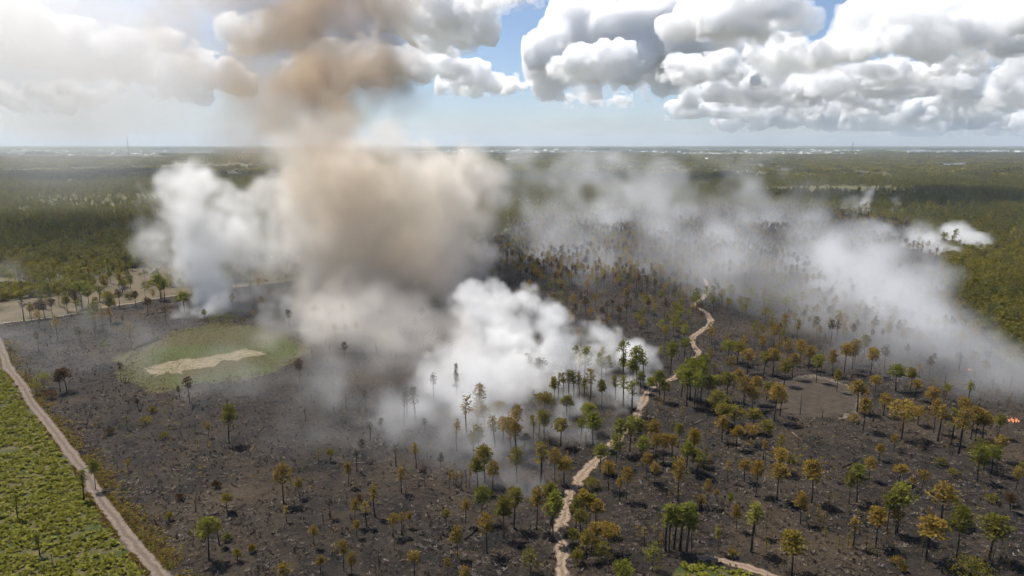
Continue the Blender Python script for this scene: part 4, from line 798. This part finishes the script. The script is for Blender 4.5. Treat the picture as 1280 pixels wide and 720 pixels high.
# ------------------------------------------------------------------ cumulus clouds: closed cauliflower hulls filled with even mist
for nm, dn_ in (('cloud', .015), ('fringe', .0055)):
    g = G('cloud_' + nm); vsn = g.n('ShaderNodeVolumeScatter', Density=dn_, Anisotropy=.3); vsn.inputs['Color'].default_value = (.999, .999, 1, 1); g.t.links.new(vsn.outputs[0], g.out.inputs['Volume']); M[nm] = g.m
def cloud(x0, x1, ybase, ytop, label, seed, base_alt=1050.0, D=None, depth=.45, group='cumulus clouds', vmax=1000000):
    rng = np.random.default_rng(seed); xm = (x0 + x1) / 2; d = ray(xm, ybase); base_alt = base_alt + rng.uniform(-130, 130); D = D or (base_alt - CAM_H) / d[2] * d[1]
    c0 = at_dist(xm, ybase, D); Wd = (x1 - x0) * D / FPX; Ht = (ybase - ytop) * D / FPX; Dp = min(Wd * depth, Ht * 2.5); base = c0[2]
    pf = []; nb = max(7, int(round(8 * Wd / max(Ht, Wd * .25))))
    for k in range(min(nb, 34)):
        u = rng.uniform(-1, 1); w = rng.uniform(-1, 1) * .8; env = math.sqrt(max(.05, 1 - abs(u) ** 2.5)) * rng.uniform(.35, 1.0)
        r = max(Ht * env * rng.uniform(.25, .45), Wd * .04); zc = base + max(r * .45, (Ht * env - r) * rng.uniform(.4, 1.0))
        pf.append((np.array((c0[0] + u * (Wd / 2 - r * .7), c0[1] + w * (Dp / 2), zc)), r, 1.0))
    allp = fractal(pf, rng, 2, 11, .43, .3)
    mg = Ht * .25 + 8 * D / FPX; lo = np.array((c0[0] - Wd * .56 - mg, c0[1] - Dp * .5 - Ht * .5 - mg, base - mg)); hi = np.array((c0[0] + Wd * .56 + mg, c0[1] + Dp * .5 + Ht * .5, base + Ht * 1.25 + mg))
    vox = max(((hi - lo).prod() / vmax) ** (1 / 3), D / FPX * 1.3); shape = tuple(int(q) + 1 for q in np.ceil((hi - lo) / vox)); hi = lo + (np.array(shape) - 1) * vox
    F = np.full(shape, -1e4, np.float32)               # metres inside the nearest puff
    for c, r, w in allp:
        R_ = r + 3 * vox; a = np.maximum(0, np.floor((c - R_ - lo) / vox)).astype(int); b = np.minimum(shape, np.ceil((c + R_ - lo) / vox) + 1).astype(int)
        if np.any(b <= a): continue
        ax = [((lo[k] + np.arange(a[k], b[k]) * vox - c[k]) ** 2).astype(np.float32) for k in range(3)]
        sl = tuple(slice(p, q) for p, q in zip(a, b)); F[sl] = np.maximum(F[sl], r - np.sqrt(ax[0][:, None, None] + ax[1][None, :, None] + ax[2][None, None, :]))
    A_ = max(vox, Ht * .009)
    F += fbm3(shape, vox, ((A_ * 22, 8 * A_), (A_ * 11, 5.0 * A_), (A_ * 6, 3.4 * A_)), rng, True)
    zz = lo[2] + np.arange(shape[2]) * vox - base; F = np.minimum(F, zz[None, None, :] * .7 + fbm3(shape, vox, ((vox * 26, Ht * .13), (vox * 11, Ht * .08), (vox * 5, vox * 3)), rng))
    out = F + 1.2 * vox + fbm3(shape, vox, ((vox * 18, 5.0 * vox), (vox * 8, 4.6 * vox), (vox * 3.8, 3.4 * vox)), rng)
    core = F - 1.2 * vox + fbm3(shape, vox, ((vox * 8, 1.6 * vox), (vox * 4, 1.2 * vox)), rng)
    cen = np.array((c0[0], c0[1], base)); par = None
    for nm, fld, st in (('cloud', core, 2), ('fringe', out, 1)):
        fld = fld[::st, ::st, ::st]; h2 = lo + (np.array(fld.shape) - 1) * vox * st
        D_ = np.clip(.5 + fld / (3 * vox * st), 0, 1); D_[0] = D_[-1] = 0; D_[:, 0] = D_[:, -1] = 0; D_[:, :, 0] = D_[:, :, -1] = 0
        tmp = link('tmp', grid_mesh('tmp', D_)); tmp.modifiers.new('m', 'NODES').node_group = grid_nodes('cloud', tuple(map(float, lo - cen)), tuple(map(float, h2 - cen)), D_.shape, None, True)
        dg = bpy.context.evaluated_depsgraph_get(); me = bpy.data.meshes.new_from_object(tmp.evaluated_get(dg)); old = tmp.data
        bpy.data.objects.remove(tmp); bpy.data.meshes.remove(old)
        me.materials.clear(); me.materials.append(M[nm]); me.name = nm
        o = link(nm, me, par); TRIS.append(len(me.polygons))
        if par is None: par = o; o.location = cen
    return tag(par, label, 'cloud', group)
TRIS = []
CLOUDS = [
    (655, 960, 106, -10, 'great white cumulus with grey flat base over the far woods'), (820, 1000, 46, -30, 'tall bright cumulus tower leaning over the great white cloud'),
    (1020, 1330, 70, -25, 'massive white cumulus with dark grey belly over the scrub thicket'), (1080, 1330, 98, 66, 'long grey cumulus under the massive white one'),
    (845, 1060, 122, 84, 'broad layered cumulus below the great white cloud'), (1020, 1320, 120, 92, 'broad flat cumulus band with bluish base'),
    (890, 1100, 153, 122, 'far low cumulus bank with flat blue base above the town'), (1060, 1330, 150, 122, 'far pale cumulus bank low over the horizon'),
    (545, 632, 113, 80, 'small bright cumulus puff in the blue gap'), (630, 692, 116, 86, 'small white cumulus beside the blue gap'),
    (455, 616, 48, -30, 'bright cumulus with grey belly over the smoke column'), (430, 590, 96, 56, 'grey cumulus streak behind the brown smoke'),
    (705, 785, 127, 118, 'thin flat cloud shred under the great white cloud'), (280, 380, 62, 8, 'tan lit cumulus head seen through smoke veil'), (360, 490, 104, 34, 'tan cumulus tower behind the brown smoke'),
    (130, 300, 112, 45, 'pale veiled cumulus above the radio mast'), (40, 190, 92, 8, 'faint veiled cumulus with knobbly top'), (-60, 120, 132, 98, 'faint low cloud bank seen through tan smoke'), (-120, 70, 62, -30, 'large faint cumulus at the edge of the smoke veil'),
    (1010, 1180, 110, 74, 'middle cumulus with bright top under the massive white cloud'), (1150, 1340, 132, 104, 'greyish cumulus bank far behind the scrub thicket'), (820, 930, 96, 62, 'white shoulder cumulus joined to the great white cloud'),
    (960, 1120, 136, 108, 'far cumulus row with lumpy bright tops'), (840, 960, 140, 126, 'thin far cloud row low over the woods'), (1120, 1300, 160, 146, 'faint lowest cloud row near the horizon'), (690, 800, 92, 52, 'bright knobbly cumulus face before the great white cloud'),
    (930, 1030, 88, 40, 'cumulus filling the gap between two great clouds'), (575, 680, 8, -12, 'flat grey cloud shred above the blue gap'),
]
for k, (x0, x1, yb, yt, lab) in enumerate(CLOUDS): cloud(x0, x1, yb, yt, lab, 100 + k)
print('cloud faces', sum(TRIS))
def high_cloud(gx, gy, W, seed, lab):
    """a cloud overhead, placed by the patch of land it shades"""
    sh = (1050.0 - 20) / math.tan(SUN_EL); cx, cy2 = gx - math.sin(SUN_AZ) * sh, gy + math.cos(SUN_AZ) * sh
    rng = np.random.default_rng(seed); D = cy2; x = 640 + FPX * cx / (cy2 * CP - (1050 - CAM_H) * SP); q = px(np.array([[cx, cy2, 1050.0]])); wpx = W * FPX / (cy2 * CP - 940 * SP * -1)
    cloud(q[0][0] - W / 2 * FPX / D, q[0][0] + W / 2 * FPX / D, q[1][0], q[1][0] - W * .3 * FPX / D, lab, seed, D=D, depth=.4, vmax=250000)
high_cloud(980, 1480, 900, 301, 'fair weather cumulus high over the scrub thicket')
high_cloud(2300, 2500, 1100, 302, 'fair weather cumulus high over the lake woods')
high_cloud(-1500, 2450, 1200, 303, 'fair weather cumulus high over the long grass field')
high_cloud(300, 2300, 900, 304, 'fair weather cumulus high over woods behind the burn')

# ------------------------------------------------------------------ haze
HZ = (-45000, 45000, -4000, 45000, -1.0, 560.0)
hv = [(HZ[i], HZ[2 + j], HZ[4 + k]) for i in (0, 1) for j in (0, 1) for k in (0, 1)]
hf = [(0, 1, 3, 2), (4, 6, 7, 5), (0, 4, 5, 1), (2, 3, 7, 6), (0, 2, 6, 4), (1, 5, 7, 3)]
g = G('haze_air'); p = g.n('ShaderNodeVolumePrincipled', Density=4.2e-5, Anisotropy=.2); p.inputs['Color'].default_value = (.78, .89, 1, 1); g.t.links.new(p.outputs[0], g.out.inputs['Volume'])
hz = link('haze', mesh('haze', hv, hf, g.m)); tag(hz, 'pale haze in the air over the whole plain', 'haze', kind='stuff')
